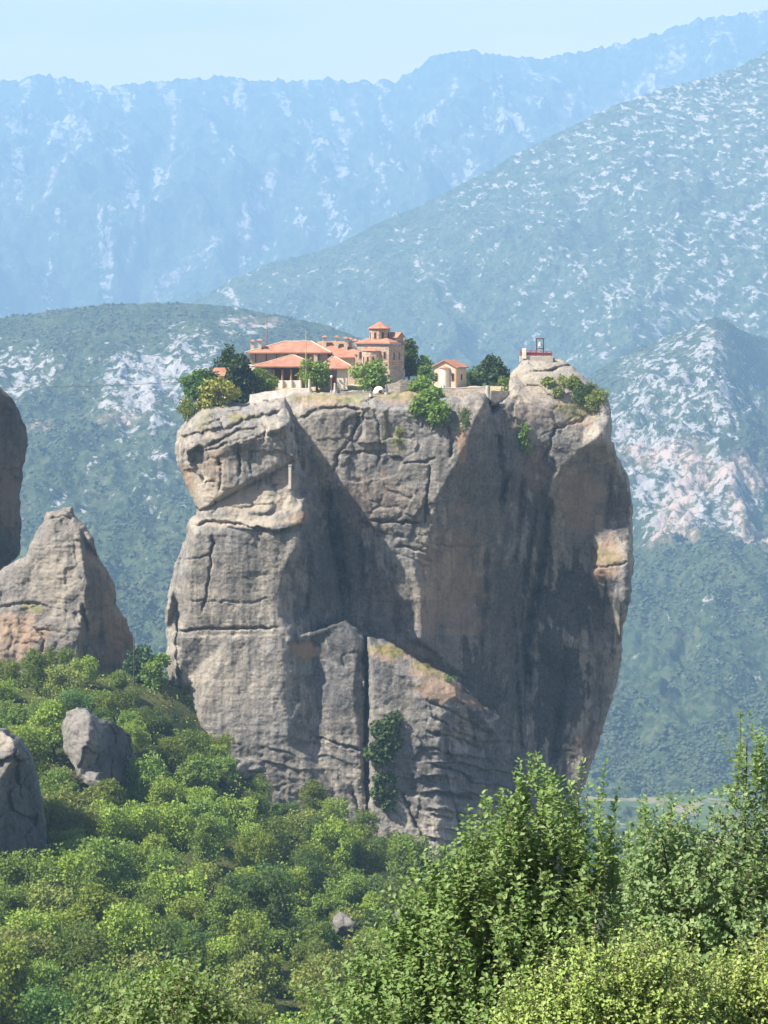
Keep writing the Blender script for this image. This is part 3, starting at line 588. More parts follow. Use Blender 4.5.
def mask_far(W, px, v):
    sy = scr(W); x, y, z = W[..., 0]*.76, W[..., 1]*.76, W[..., 2]*.76
    big = fbm(np.stack([x/700+3, z/900, y*0+1], -1), 3)
    n = fbm(np.stack([(x+.35*z)/95, z/210, y*0+5], -1), 6, .7)
    fine = fbm(np.stack([x/45, z/70, y*0+8], -1), 3, .6)
    r = sstep(.12, .46, n+.5*big+.25*fine-.14)*.95
    so = np.zeros(px.shape)
    for pts, w_ in [([(88, 125), (80, 150), (60, 185), (45, 205)], 5), ([(176, 90), (174, 130), (168, 175), (150, 215), (125, 250)], 4), ([(355, 95), (350, 125), (342, 142)], 7), ([(278, 178), (255, 198), (245, 215)], 12), ([(330, 165), (322, 195)], 5),
                    ([(455, 75), (440, 110), (420, 150)], 8), ([(680, 50), (650, 75), (570, 110)], 10), ([(470, 145), (430, 165)], 6), ([(480, 155), (460, 180)], 6), ([(215, 235), (160, 260), (120, 290)], 9), ([(370, 160), (380, 190)], 5)]:
        dd, _, _, _ = seg_dist(pts, px, sy, False); so = np.maximum(so, .75*np.exp(-((dd+3*fine)/w_)**2)*sstep(-.35, .35, fine+.15))
    soft = sstep(-.5, .6, n+.5*big)*.34+.24*r; return np.maximum(soft, so*.8)*sstep(-.4, .1, v*8), so*.5
far = mountain('far_mountain', [(-700, 110, 11800), (-300, 100, 11800), (-100, 84, 11800), (0, 80, 11800), (40, 77, 11800), (100, 85, 11800), (135, 84, 11800), (170, 81, 11800), (230, 77, 11800), (290, 83, 11800), (330, 78, 11800), (360, 80, 11800), (392, 78, 11800), (412, 72, 11800), (430, 55, 11800), (450, 48, 11800), (470, 48, 11800), (490, 52, 11800), (515, 58, 11800), (545, 58, 11800), (580, 50, 11800), (605, 48, 11800), (640, 38, 11800), (680, 26, 11800), (700, 17, 11800), (740, 13, 11800), (768, 11, 11800), (900, -5, 11800), (1500, -60, 11800)],
    [(-700, -250, 7900), (1500, -250, 7900)], M_FAR, -800, 1350, 2.0, 220, (400, 1250, 75, 240), mask_far, 1.0, prof=.9, rug=4.0)

def mask_slope(W, px, v):
    x, y, z = W[..., 0]*.77, W[..., 1]*.77, W[..., 2]*.77; sy = scr(W)
    n = fbm(np.stack([(x*.85+z*.5)/58, (-x*.45+z*.9)/21, y/260], -1), 5, .66)
    big = fbm(np.stack([x/420+7, z/300, y/900], -1), 3)
    gate = sstep(330, 120, sy)*.10+sstep(430, 760, px)*.13+np.where((px < 520) & (sy > 210), -.05, 0)
    r = sstep(.40, .62, n+.42*big+gate-.05)
    so = np.zeros(px.shape)
    for pts, w_ in [([(418, 255), (432, 275), (455, 300), (462, 310)], 4), ([(350, 270), (372, 268)], 3), ([(225, 290), (235, 300)], 5)]:
        dd, _, _, _ = seg_dist(pts, px, sy, False); so = np.maximum(so, np.exp(-((dd+4*n)/w_)**2))
    soft = np.clip(.02+sstep(-.6, .8, n+.42*big+gate)*.36+1.0*gate, 0, .42); return np.maximum(soft, so*.6), so*.2
slope = mountain('mountain_slope', [(-400, 420, 6800), (100, 340, 6800), (150, 322, 6800), (205, 295, 6800), (230, 280, 6800), (262, 266, 6800), (300, 256, 6800), (335, 246, 6800), (380, 222, 6800), (420, 205, 6800), (480, 175, 6800), (520, 152, 6800), (560, 132, 6800), (600, 112, 6800), (640, 96, 6800), (690, 82, 6800), (720, 74, 6800), (745, 64, 6800), (768, 50, 6800), (850, 5, 6800), (1100, -90, 6800)],
    [(-400, -460, 4450), (1100, -460, 4450)], M_MID, -250, 1250, 1.8, 300, (130, 520, 14, 70), mask_slope, 2.0, prof=.8)

def mask_hill(W, px, v):
    x, y, z = W[..., 0], W[..., 1], W[..., 2]; sy = scr(W)
    n = fbm(np.stack([x/24, y/130, z/34], -1), 5, .72); big = fbm(np.stack([x/185+7, y/700, z/170], -1), 3)
    reg = np.zeros(px.shape)
    for cx, cy, rx, ry, s in [(150, 385, 75, 55, 1.0), (20, 375, 50, 35, .9), (190, 360, 40, 40, .9), (245, 325, 50, 12, .7), (130, 470, 70, 45, .5), (70, 500, 60, 40, .3)]:
        reg = np.maximum(reg, s*sstep(1.2, .5, np.hypot((px-cx)/rx, (sy-cy)/ry)+.35*big))
    r = sstep(.12, .42, n+.35*big+.78*reg-.50)
    reg = reg+.12*sstep(.1, .5, big)
    so = np.maximum(sstep(1.2, .6, np.hypot((px-42)/16, (sy-423)/8)+.5*n)*.8, sstep(1.2, .6, np.hypot((px-120)/32, (sy-420)/9)+.5*n)*.6)
    so = np.maximum(so, sstep(1.2, .6, np.hypot((px-255)/35, (sy-322)/6)+.5*n)*.7)
    return np.clip(.56*reg+.20*n+.12*big-.02, 0, .66), so*np.clip(.6+n, 0, 1)
hill = mountain('near_hill', [(-500, 380, 3692), (-200, 335, 3692), (-60, 322, 3692), (0, 318, 3692), (60, 309, 3692), (110, 305, 3692), (150, 303, 3692), (200, 304, 3692), (240, 308, 3692), (290, 317, 3692), (330, 327, 3692), (380, 345, 3621), (450, 400, 3550), (540, 520, 3408), (620, 640, 3266), (700, 760, 2982)],
    [(-500, -411, 1633), (700, -454, 1917)], M_NEAR, -600, 690, 1.6, 320, (55, 270, 11, 43), mask_hill, 3.0, prof=.9)

def mask_spur(W, px, v):
    x, y, z = W[..., 0], W[..., 1], W[..., 2]; sy = scr(W)
    n = fbm(np.stack([x/31, y/155, z/48], -1), 5, .72); big = fbm(np.stack([x/210+3, y/700, z/170], -1), 3)
    reg = np.zeros(px.shape)
    for cx, cy, rx, ry, s in [(690, 400, 80, 75, .95), (690, 485, 90, 48, 1.1), (650, 430, 50, 60, 1.0), (700, 340, 40, 22, .9), (690, 610, 50, 20, .45), (740, 660, 40, 25, .4), (640, 640, 18, 12, .3)]:
        reg = np.maximum(reg, s*sstep(1.2, .5, np.hypot((px-cx)/rx, (sy-cy)/ry)+.35*big))
    r = sstep(.12, .42, n+.3*big+.74*reg-.48)
    so = np.zeros(px.shape)
    for pts, w_ in [([(625, 455), (660, 462), (700, 465), (768, 482), (850, 500)], 7), ([(700, 470), (670, 500), (660, 530)], 8), ([(735, 480), (745, 520), (768, 540)], 8), ([(690, 480), (690, 530)], 5)]:
        dd, _, _, _ = seg_dist(pts, px, sy, False); so = np.maximum(so, np.exp(-((dd+6*n)/(w_*1.3))**2))
    return np.maximum(np.clip(.50*reg+.18*n+.10*big+.02, 0, .64), so*.5), so*.7
spur = mountain('mountain_spur', [(380, 620, 4118), (480, 500, 4189), (560, 400, 4260), (610, 362, 4260), (650, 343, 4260), (690, 328, 4260), (715, 317, 4260), (728, 321, 4302), (740, 330, 4387), (755, 336, 4515), (768, 338, 4629), (790, 332, 4828), (850, 312, 5112), (1000, 280, 5254)],
    [(380, -482, 2130), (768, -475, 2215), (1000, -468, 2215)], M_NEAR, 380, 980, 1.5, 320, (85, 330, 18, 57), mask_spur, 5.0, prof=.9, wander=42)

# valley floor reaching beyond the mountains
def mat_valley():
    t = NT('valley_fields', 1, 0); v = t.pos((.006, .0022, 1)); vo = t.n('ShaderNodeTexVoronoi'); t.l(v, vo.inputs['Vector']); vo.inputs['Scale'].default_value = 2.2
    h = t.n('ShaderNodeSeparateColor'); t.l(vo.outputs['Color'], h.inputs[0])
    c = t.mix(t.rng(h.outputs[0], .4, .5), (.09, .12, .05), (.24, .20, .14)); c = t.mix(t.rng(t.noise(t.pos(), .02, 5), .42, .56, 0, .9), c, (.06, .09, .035))
    return t.color(c)
vx, vy = np.meshgrid(np.linspace(-12000, 12000, 90), np.concatenate([np.linspace(640, 2500, 50), np.linspace(2600, 16000, 20)]))
vz = -462+6*fbm(np.stack([vx/300, vy/300, vx*0], -1), 3)-sstep(2200, 3400, vy)*60
k = sstep(1100, 640, vy); vz = vz*(1-k)+(-215)*k
o = mesh_np('valley_ground', np.stack([vx, vy, vz], -1).reshape(-1, 3), grid_faces(*vx.shape), mat_valley(), smooth=True); tag(o, kind='structure')

# woodland that covers the far slopes: one mass of low crowns
M_WOOD_FAR = mat_leaf('far_crowns', (.034, .052, .024), (.058, .080, .036), .0, 0)
def ico():
    bm = bmesh.new(); bmesh.ops.create_icosphere(bm, subdivisions=1, radius=1); V = np.array([v.co[:] for v in bm.verts]); Fc = np.array([[v.index for v in f.verts] for f in bm.faces]); bm.free(); return V, Fc
IV, IF = ico()
def woodland(name, srcs, rs):
    r = np.random.default_rng(rs); VV, FF, n0 = [], [], 0
    for (W, rk, pxr, pyr, n, s0, s1) in srcs:
        px = W[..., 0]/W[..., 1]*F+CX; py = scr(W)
        ok = (px > pxr[0]) & (px < pxr[1]) & (py > pyr[0]) & (py < pyr[1]) & (rk < .20)
        ids = np.argwhere(ok); ids = ids[r.choice(len(ids), min(n, len(ids)), replace=False)]
        c = W[ids[:, 0], ids[:, 1]]; dens = fbm(c*np.array([1/90, 1/200, 1/90]), 3); c = c[dens > -.3]
        s = s0+(s1-s0)*r.random(len(c))**2; c = c+np.stack([r.normal(0, 2, len(c)), r.normal(0, 6, len(c)), s*.35], -1)
        sc = np.stack([s*r.uniform(.8, 1.3, len(c)), s*r.uniform(.8, 1.3, len(c)), s*r.uniform(.6, 1.0, len(c))], -1)
        v = IV[None]*sc[:, None]*(1+.30*r.normal(size=(len(c), 12, 1)))+c[:, None]
        VV.append(v.reshape(-1, 3)); FF.append((IF[None]+(n0+12*np.arange(len(c)))[:, None, None]).reshape(-1, 3)); n0 += 12*len(c)
    o = mesh_np(name, np.concatenate(VV), np.concatenate(FF), M_WOOD_FAR, smooth=True); tag(o, 'dark green woodland and scrub covering the far mountainsides', 'woodland', kind='stuff'); return o
woodland('far_woodland', [(hill[1], hill[2], (-200, 660), (300, 800), 52000, .9, 3.3), (spur[1], spur[2], (560, 950), (315, 850), 42000, .9, 3.4), (slope[1], slope[2], (150, 950), (180, 420), 12000, 1.5, 3.2)], 5)
#PART2
# ------------------------------------------------------------------ leaves and plants
def unit(a): return a/np.maximum(np.linalg.norm(a, axis=-1, keepdims=True), 1e-9)
def leaf_geo(pos, d, nrm, L, Wd):
    d = unit(d); s = unit(np.cross(d, nrm)); n = np.cross(s, d); L = L[:, None]; Wd = Wd[:, None]
    mid = pos+d*L*.45+n*L*.06
    V = np.stack([pos, mid+s*Wd, pos+d*L-n*L*.06, mid-s*Wd], 1).reshape(-1, 3); k = 4*np.arange(len(pos))[:, None]
    return V, np.concatenate([k+np.array([[0, 1, 2]]), k+np.array([[0, 2, 3]])], 0)
def cloud(blobs, n, L, r, up=.35, inner=.25):
    """leaf sprays spread through a heap of ellipsoids (cx,cy,cz,rx,ry,rz)"""
    b = np.array(blobs, float); vol = (b[:, 3]*b[:, 4]*b[:, 5])**(2/3); k = r.choice(len(b), n, p=vol/vol.sum())
    u = unit(r.normal(size=(n, 3))); rad = np.where(r.random(n) < inner, r.uniform(.3, .8, n), r.uniform(.8, 1.08, n))
    pos = b[k, :3]+u*b[k, 3:]*rad[:, None]
    d = unit(r.normal(size=(n, 3))+u*.6); nr = unit(u+np.array([0, 0, up])+.55*r.normal(size=(n, 3)))
    l = L*r.uniform(.6, 1.3, n); return leaf_geo(pos, d, nr, l, l*r.uniform(.34, .5, n))
def crown_blobs(r, w, h, z0, n, kind='round'):
    out = []
    for i in range(n):
        t = r.random(); a = r.uniform(0, 6.28)
        if kind == 'conifer':
            z = z0+h*t; q = (1-t)**.8*w*.5; rr = q*r.uniform(.25, .8); s = w*.16*(1.15-t)
            out.append((rr*math.cos(a), rr*math.sin(a), z, s*1.5, s*1.5, s*.6))
        elif kind == 'column':
            z = z0+h*t; rr = w*.5*math.sin(math.pi*min(.97, .12+.85*t))**.7*r.uniform(.2, .7)
            out.append((rr*math.cos(a), rr*math.sin(a), z, w*.24, w*.24, h*.13))
        else:
            z = z0+h*(.16+.74*t); q = w*.5*math.sqrt(max(.08, 1-((t-.4)/.72)**2)); rr = q*math.sqrt(r.random())*.92; s = w*r.uniform(.09, .24)
            out.append((rr*math.cos(a), rr*math.sin(a), z, s, s, s*r.uniform(.65, .95)))
    return out
def tree_mesh_pair(seed, w, h, trunk_h, nb, nl, L, kind='round'):
    r = np.random.default_rng(seed); bl = crown_blobs(r, w, h-trunk_h*.6, trunk_h*.6, nb, kind)
    V, Fc = cloud(bl, nl, L, r)
    crown = mesh_np('crown', V, Fc, None, link=False)
    t = MB(); top = h*.8; pts = [(0, 0, -1.0), (.04*w*r.normal()*.3, .03*w*r.normal()*.3, trunk_h), (.05*w*r.normal(), .05*w*r.normal(), top)]
    br = .028*w+.06
    t.tube(pts, [br*1.3, br, br*.25])
    for i in range(5):
        c = bl[int(r.integers(len(bl)))]; t.tube([(0, 0, trunk_h*r.uniform(.8, 1.1)), (c[0]*.5, c[1]*.5, (trunk_h+c[2])*.5+.1), c[:3]], [br*.5, br*.33, br*.1], 5)
    me = bpy.data.meshes.new('trunk'); me.from_pydata(t.V, [], t.F); me.update(); me.materials.append(M_BARK)
    return crown, me
def place_tree(name, pair, loc, mat, scale=1.0, rz=0., label=None, cat='tree', group=None):
    e = empty(name, loc, rz, label, cat, group); e.scale = (scale, scale, scale) if isinstance(scale, float) else scale
    for nm, me in (('crown', pair[0]), ('trunk', pair[1])):
        if nm == 'crown' and not me.materials: me.materials.append(mat)
        o = bpy.data.objects.new(nm, me); COL.objects.link(o); o.parent = e
        if nm == 'crown': o.material_slots[0].link = 'OBJECT'; o.material_slots[0].material = mat
    return e
LEAF = {'bright': mat_leaf('bright_leaves', (.175, .26, .035), (.25, .32, .055), .4), 'mid': mat_leaf('mid_leaves', (.12, .195, .034), (.175, .25, .052), .38),
        'dark': mat_leaf('dark_leaves', (.06, .125, .030), (.10, .175, .042), .38), 'olive': mat_leaf('olive_leaves', (.15, .185, .042), (.215, .24, .065)),
        'needle': mat_leaf('dark_needles', (.032, .068, .026), (.056, .10, .036), .15), 'yellow': mat_leaf('yellow_leaves', (.25, .25, .04), (.36, .35, .07), .3, .1),
        'fore': mat_leaf('near_leaves', (.115, .225, .055), (.25, .345, .135), .45, .1), 'fore2': mat_leaf('near_leaves_grey', (.125, .225, .075), (.26, .345, .155), .45, .1),
        'fore3': mat_leaf('near_leaves_yellow', (.24, .36, .07), (.37, .46, .16), .42, .1), 'ivy': mat_leaf('ivy_leaves', (.042, .090, .022), (.078, .135, .034), .2, .2)}

# ------------------------------------------------------------------ the forest on the slope
PAIRS = [tree_mesh_pair(20+i, w, h, th, nb, 4400, .40) for i, (w, h, th, nb) in enumerate([(7.8, 7.6, 1.3, 34), (6.8, 8.6, 1.5, 30), (8.8, 7.4, 1.2, 38), (6.4, 6.4, 1.0, 26), (7.6, 9.0, 1.5, 34), (5.8, 5.0, .8, 22)])]
fr = np.random.default_rng(11)
ROCKS_XY = [(P(300, 0, 510)[0], 510, 29, 26)]
spots = []
cand = np.stack([fr.uniform(-118, 60, 30000), fr.uniform(262, 540, 30000)], -1)
cz = gz(cand[:, 0], cand[:, 1])
for (x, y), z in zip(cand, cz):
    px, py = x/y*F+CX, HY-z/y*F
    if px < -45 or px > 640 or py > 1085: continue
    if px > 470 and y < 330: continue
    # keep clear of the pillar foot, the outcrop and the boulders
    if 176 < px < 600 and y > np.interp(px, [176, 200, 300, 365, 440, 520], [500, 481, 476, 479, 478, 478]): continue
    if 165 < px <= 176 and y > 492: continue
    if px < 138 and y > 496: continue
    if 54 < px < 146 and 401 < y < 419: continue
    if 58 < px < 128 and 380 < y < 402 and py < 798: continue
    if px < 62 and 340 < y < 372: continue
    if px < 62 and 305 < y < 342 and py < 895: continue
    s = 1.0+.12*(y > 420)
    if all(((x-a)/5.6)**2+((y-b)/9.0)**2 > 1 for a, b, _ in spots): spots.append((x, y, z))
spots = sorted(spots, key=lambda q: q[1])
KINDN = {'bright': 'bright green', 'mid': 'mid green', 'dark': 'dark green', 'olive': 'olive green'}
def zone(px, py, y):
    if y > 445 and px > 150: return 'at the very foot of the great rock pillar'
    if py < 800: return 'on the upper slope among the left boulders'
    if py < 905: return 'in the middle of the wooded slope below the pillar'
    return 'low on the wooded slope near the bottom edge'
fronts = []
for px, Y in [(30, 331), (52, 338), (8, 326), (70, 352), (80, 388), (104, 386), (128, 390), (148, 398), (62, 392), (40, 372)]:
    x = (px-CX)/F*Y; fronts.append((x, Y, float(gz(x, Y)[0])))
vis = fronts+spots[:288]
for i, (x, y, z) in enumerate(vis):
    k = ['bright', 'mid', 'olive', 'dark'][int(fr.choice(4, p=[.38, .36, .11, .15]))]
    px, py = x/y*F+CX, HY-z/y*F
    q = zone(px, py, y); sc = float(fr.uniform(.72, 1.18)*(1.0 if y < 430 else .88))
    place_tree('broadleaf_tree', PAIRS[int(fr.integers(6))], (x, y, z-.3), LEAF[k], (sc, sc, sc*float(fr.uniform(.9, 1.15))), float(fr.uniform(0, 6.28)), f'{KINDN[k]} broadleaf tree {q}', 'tree', f'{KINDN[k]} trees {q}')
# undergrowth between the trunks
def undergrowth():
    r = np.random.default_rng(5); n = 80000
    x = r.uniform(-118, 70, n); y = r.uniform(255, 545, n); z = gz(x, y); px = x/y*F+CX
    ok = (px > -60) & (px < 660); x, y, z = x[ok], y[ok], z[ok]; m = len(x)
    hgt = .4+3.4*np.clip(fbm(np.stack([x*.12, y*.12, x*0+2], -1), 3)+.5, 0, 1.2)
    hgt = np.where(y > 455, .45*hgt, hgt); pos = np.stack([x, y, z+hgt*r.random(m)], -1); l = r.uniform(.3, .6, m)
    V, Fc = leaf_geo(pos, r.normal(size=(m, 3)), unit(np.array([0, 0, 1.])+.8*r.normal(size=(m, 3))), l, l*.4)
    o = mesh_np('undergrowth', V, Fc, LEAF['bright']); tag(o, 'low green undergrowth covering the ground between the forest trees', 'undergrowth', kind='stuff')
undergrowth()

# ------------------------------------------------------------------ plants of the pillar
def plant(name, label, cat, px, py, Y, wpx, hpx, mat, kind='round', nl=700, seed=1, group=None, trunk=.22, L=None):
    nl = int(nl*2.2); loc = P(px, py, Y); s = Y/F; w, h = wpx*s, hpx*s
    pr = tree_mesh_pair(seed, w, h, h*trunk, max(8, int(6+nl/90)), nl, L or max(.26, .085*max(w, h)), kind)
    return place_tree(name, pr, loc, mat, 1.0, seed*1.3, label, cat, group)
plant('conifer_tree', 'tall dark conifer standing behind the little red-roofed shed', 'tree', 229, 376, 517, 34, 34, LEAF['needle'], 'conifer', 1100, 31, trunk=.15)
plant('pine_tree', 'dark pine between the red-roofed shed and the porch building', 'tree', 240, 405, 508, 28, 45, LEAF['needle'], 'column', 1100, 32, trunk=.22)
plant('evergreen_bush', 'dark green bush at the left end of the plateau rim', 'bush', 199, 407, 506, 34, 38, LEAF['dark'], 'round', 1100, 33, trunk=.06)
plant('evergreen_bush', 'dark bush under the eaves at the left of the little shed', 'bush', 211, 398, 509, 22, 26, LEAF['needle'], 'round', 600, 64, trunk=.06)
plant('yellow_bush', 'yellow-green round bush on the left rim below the shed', 'bush', 217, 409, 502, 36, 28, LEAF['yellow'], 'round', 900, 34, trunk=.04)
plant('low_bush', 'bright green low bush hanging at the left tip of the rim', 'bush', 193, 419, 502, 28, 22, LEAF['bright'], 'round', 600, 35, trunk=.04)
plant('green_bush', 'green bush in front of the grey gallery of the porch building', 'bush', 258, 395, 513, 36, 25, LEAF['mid'], 'round', 900, 36, trunk=.04)
plant('round_tree', 'round green tree in front of the white porch, right of the yellow flagpole', 'tree', 317, 388, 512, 33, 29, LEAF['mid'], 'round', 900, 37, trunk=.1)
plant('round_tree', 'round green tree in front of the brick church', 'tree', 370, 391, 512, 39, 29, LEAF['mid'], 'round', 1000, 38, trunk=.1)
plant('dark_tree', 'dark green tree tucked against the right wall of the church', 'tree', 409, 379, 538, 22, 36, LEAF['dark'], 'column', 700, 39, trunk=.08)
plant('small_tree', 'pale green small tree behind the rubble wall between church and chapel', 'tree', 420, 380, 540, 25, 24, LEAF['mid'], 'round', 600, 40, trunk=.08)
plant('small_tree', 'grey green slim tree beside the front corner of the chapel', 'tree', 427, 390, 516, 20, 25, LEAF['dark'], 'round', 500, 41, trunk=.08)
plant('cedar_tree', 'large dark cedar between the chapel and the bare rock summit', 'tree', 491, 391, 530, 46, 38, LEAF['needle'], 'conifer', 1300, 42, trunk=.25)
plant('dark_bush', 'dark bush between the chapel and the cedar', 'bush', 477, 390, 528, 20, 25, LEAF['dark'], 'round', 500, 43, trunk=.06)
plant('green_bush', 'small green bush right of the cedar against the summit rock', 'bush', 508, 395, 514, 20, 17, LEAF['mid'], 'round', 450, 44, trunk=.04)
def cliff_plant(name, label, px, py, wpx, hpx, mat, nl, seed, out=.6, lean=1.0):
    nl = int(nl*1.8)
    r = np.random.default_rng(seed); base = on_pillar(px, py, 0.); s = base[1]/F; bl = []
    for i in range(10):
        q = on_pillar(px+r.uniform(-.36, .36)*wpx, py-hpx*r.uniform(.15, .9), out*r.uniform(.2, 1.1)); k = min(wpx, hpx)*s*r.uniform(.17, .30)
        bl.append((*q, k, k*.8, k))
    V, Fc = cloud(bl, nl, max(.28, .07*max(wpx, hpx)*s), r)
    e = empty(name, base, 0, label, 'ivy' if 'ivy' in name else 'bush')
    mesh_np('crown', V, Fc, mat, e, origin=base).location = (0, 0, 0)
    t = MB()
    for b in bl[:4]: t.tube([(0, .3, 0), (np.array(b[:3])-base)*.5+np.array([0, -.2, 0]), np.array(b[:3])-base], [.14, .09, .03], 5)
    t.build('trunk', M_BARK, e)
cliff_plant('hanging_bush', 'big bright green bush hanging over the cliff edge below the chapel', 430, 434, 38, 62, LEAF['mid'], 1900, 51, 1.2)
cliff_plant('cliff_bush', 'small dark bush in a cleft right of the big hanging bush', 465, 433, 20, 24, LEAF['dark'], 350, 52)
cliff_plant('cliff_bush', 'olive grey bush on the summit shoulder, left of two others', 562, 397, 40, 20, LEAF['olive'], 1300, 53)
cliff_plant('cliff_bush', 'dark bush in the middle of the row on the summit shoulder', 583, 407, 24, 22, LEAF['dark'], 900, 54)
cliff_plant('cliff_bush', 'yellowish bush at the right edge of the summit shoulder', 598, 416, 26, 28, LEAF['olive'], 1100, 55)
cliff_plant('cliff_bush', 'thin green bush clinging to the sunlit edge beside the dark wall', 523, 454, 14, 32, LEAF['mid'], 500, 56)
cliff_plant('ivy_patch', 'large dense ivy patch beside the deep vertical crack', 383, 772, 32, 58, LEAF['ivy'], 1500, 57, .5)
cliff_plant('ivy_patch', 'lower ragged ivy patch at the foot of the deep vertical crack', 384, 812, 26, 42, LEAF['ivy'], 800, 58, .5)
cliff_plant('ledge_bush', 'small bush on the sloping grassy shelf, near its lower end', 452, 684, 16, 14, LEAF['dark'], 300, 59)
cliff_plant('ledge_bush', 'tiny bush on the sloping grassy shelf, in its middle', 428, 668, 13, 10, LEAF['olive'], 220, 60)
cliff_plant('cliff_bush', 'thin pale weeds in a joint of the sunlit cliff under the lawn', 399, 444, 9, 16, LEAF['olive'], 180, 61)
cliff_plant('cliff_bush', 'small bush at the left foot of the pillar beside the forest', 186, 712, 12, 30, LEAF['olive'], 300, 62)
def ground_row(px, Y): return HY-float(gz((px-CX)/F*Y, Y)[0])/Y*F
plant('round_bush', 'green bush at the left foot of the pillar, right of the dark gap bush', 'bush', 157, ground_row(157, 486)+3, 486, 30, 34, LEAF['mid'], 'round', 900, 65, trunk=.03)
plant('dark_bush', 'dark bush in the gap between pointed outcrop and great pillar', 'bush', 140, ground_row(140, 488)+3, 488, 30, 40, LEAF['needle'], 'round', 900, 63, trunk=.03)

# ------------------------------------------------------------------ monastery buildings
def hip_roof(mb, x0, x1, y0, y1, z, h, rx0, rx1, ry=None, th=.28):
    """ridge from rx0 to rx1 at height z+h; thick eaves"""
    ry = (y0+y1)/2 if ry is None else ry
    v = [(x0, y0, z), (x1, y0, z), (x1, y1, z), (x0, y1, z), (x0, y0, z+th), (x1, y0, z+th), (x1, y1, z+th), (x0, y1, z+th), (rx0, ry, z+h), (rx1, ry, z+h)]
    return mb.add(v, [[3, 2, 1, 0], [0, 1, 5, 4], [1, 2, 6, 5], [2, 3, 7, 6], [3, 0, 4, 7], [4, 5, 9, 8], [5, 6, 9], [6, 7, 8, 9], [7, 4, 8]])
def ridge_caps(mb, segs, r=.17):
    for a, b in segs: mb.tube([a, b], [r, r], 6)
def window(x, y, z, w, h, parent, frame=M_WOOD, face='front', arch=False, pane=M_GLASS):
    """a framed window standing 3 cm proud of a wall plane; face front (-y) or right (+x)"""
    n = 8 if arch else 0
    def outline(g):
        pts = [(-w/2-g, -g), (w/2+g, -g)]
        if arch: pts += [((w/2+g)*math.cos(t), h-w/2+(w/2+g)*math.sin(t)) for t in [math.pi*i/n for i in range(n+1)]]
        else: pts += [(w/2+g, h+g), (-w/2-g, h+g)]
        return pts
    def put(pts, d0, d1):
        mb = MB(); k = len(pts)
        if face == 'front': vs = [(x+p, y-d0, z+q) for p, q in pts]+[(x+p, y-d1, z+q) for p, q in pts]
        else: vs = [(x+d0, y+p, z+q) for p, q in pts]+[(x+d1, y+p, z+q) for p, q in pts]
        return mb.add(vs, [list(range(k)), list(range(k, 2*k))[::-1]]+[[i, (i+1) % k, k+(i+1) % k, k+i] for i in range(k)])
    wn = put(outline(.16), -.1, .05).build('window', frame, parent)
    put(outline(0.), .04, .075).build('pane', pane, wn)
    return wn
def chimney(x, y, z0, h, parent, w=.85, stem=M_CREAM):
    c = MB().box(x-w/2, x+w/2, y-w/2, y+w/2, z0, z0+h).build('chimney', stem, parent, .03)
    m = MB()
    for sx in (-1, 1):
        for sy in (-1, 1): m.box(x+sx*w*.36-.1, x+sx*w*.36+.1, y+sy*w*.36-.1, y+sy*w*.36+.1, z0+h+.003, z0+h+.35)
    m.build('vent', M_CREAM, c)
    hip_roof(MB(), x-w*.85, x+w*.85, y-w*.85, y+w*.85, z0+h+.353, .62, x-.02, x+.02, th=.12).build('cap', M_TILE, c)
def lpos(px, py, Y, b): 
    q = Vector(P(px, py, Y)); e = b.matrix_basis.inverted() @ q; return e

# main residence: long block with gallery, lower block to the right
YR = 533.0; o0 = P(304, 388, YR)
res = empty('monastery_building', o0, 0, 'long monastery residence with wide red tiled roof and many chimneys', 'building')
X0, X1, XR = -13.9, 6.4, 14.2; e1 = (388-353.5)*YR/F; e2 = (388-357.0)*YR/F
w_ = MB().box(X0+.9, X1-.9, .9, 11, -1, e1).build('wall', M_ROSE, res, .03)
MB().box(X0+.86, X1-.86, .72, .897, -1, e1-2.1).build('white_facade', M_WHITE, res)
MB().box(X1-.897, XR-.6, 1.6, 11.6, -1, e2).build('wall', M_CREAM, res, .03)
rb = MB(); hip_roof(rb, X0, X1, 0, 12, e1, (353.5-341.5)*YR/F, -5.0, 1.6); r1 = rb.build('roof', M_TILE, res)
zr = e1+(353.5-341.5)*YR/F
cap = MB(); ridge_caps(cap, [((X0, 0, e1+.3), (-5, 6, zr)), ((X1, 0, e1+.3), (1.6, 6, zr)), ((-5, 6, zr), (1.6, 6, zr)), ((X1, 12, e1+.3), (1.6, 6, zr))]); cap.build('ridge_tiles', M_CREAM, r1)
rb = MB(); hip_roof(rb, X1-4.2, XR, 3.2, 13.2, e2+.05, (357-341.5)*YR/F, X1-3.4, 9.2); r2 = rb.build('roof', M_TILE, res)
rb = MB(); hip_roof(rb, X1-.3, XR-.2, 1.0, 5.6, e2-.35, 1.5, X1+1, XR-2.5); rb.build('roof', M_TILE, res)
for k in range(7):
    x = -11.5+2.5*k; f = MB().box(x-.09, x+.09, .60, .78, e1-2.2, e1-.05).build('gallery_post', M_WOOD, res)
MB().box(X0+1, X1-1, .55, .70, e1-2.25, e1-2.12).build('gallery_rail', M_WOOD, res)
for k in range(6): window(-10.4+2.6*k, .72, e1-5.4, 1.0, 1.4, res)
for x, y, z, h in [(-13.0+.7, 1.9, e1+.5, 1.9), (-10.6, 1.9, e1+.6, 2.0), (4.7, 6.6, e1+1.1, 2.3), (7.6, 6.0, e2+1.6, 2.6), (9.8, 5.4, e2+1.4, 2.5), (10.9, 6.4, e2+1.3, 2.4), (12.0, 6.0, e2+1.0, 2.4), (13.0, 6.8, e2+.8, 2.3), (2.8, -.9, e1-4.2, 4.0), (12.6, 1.2, e2-3.0, 3.2)]:
    chimney(x, y, z, h, res)

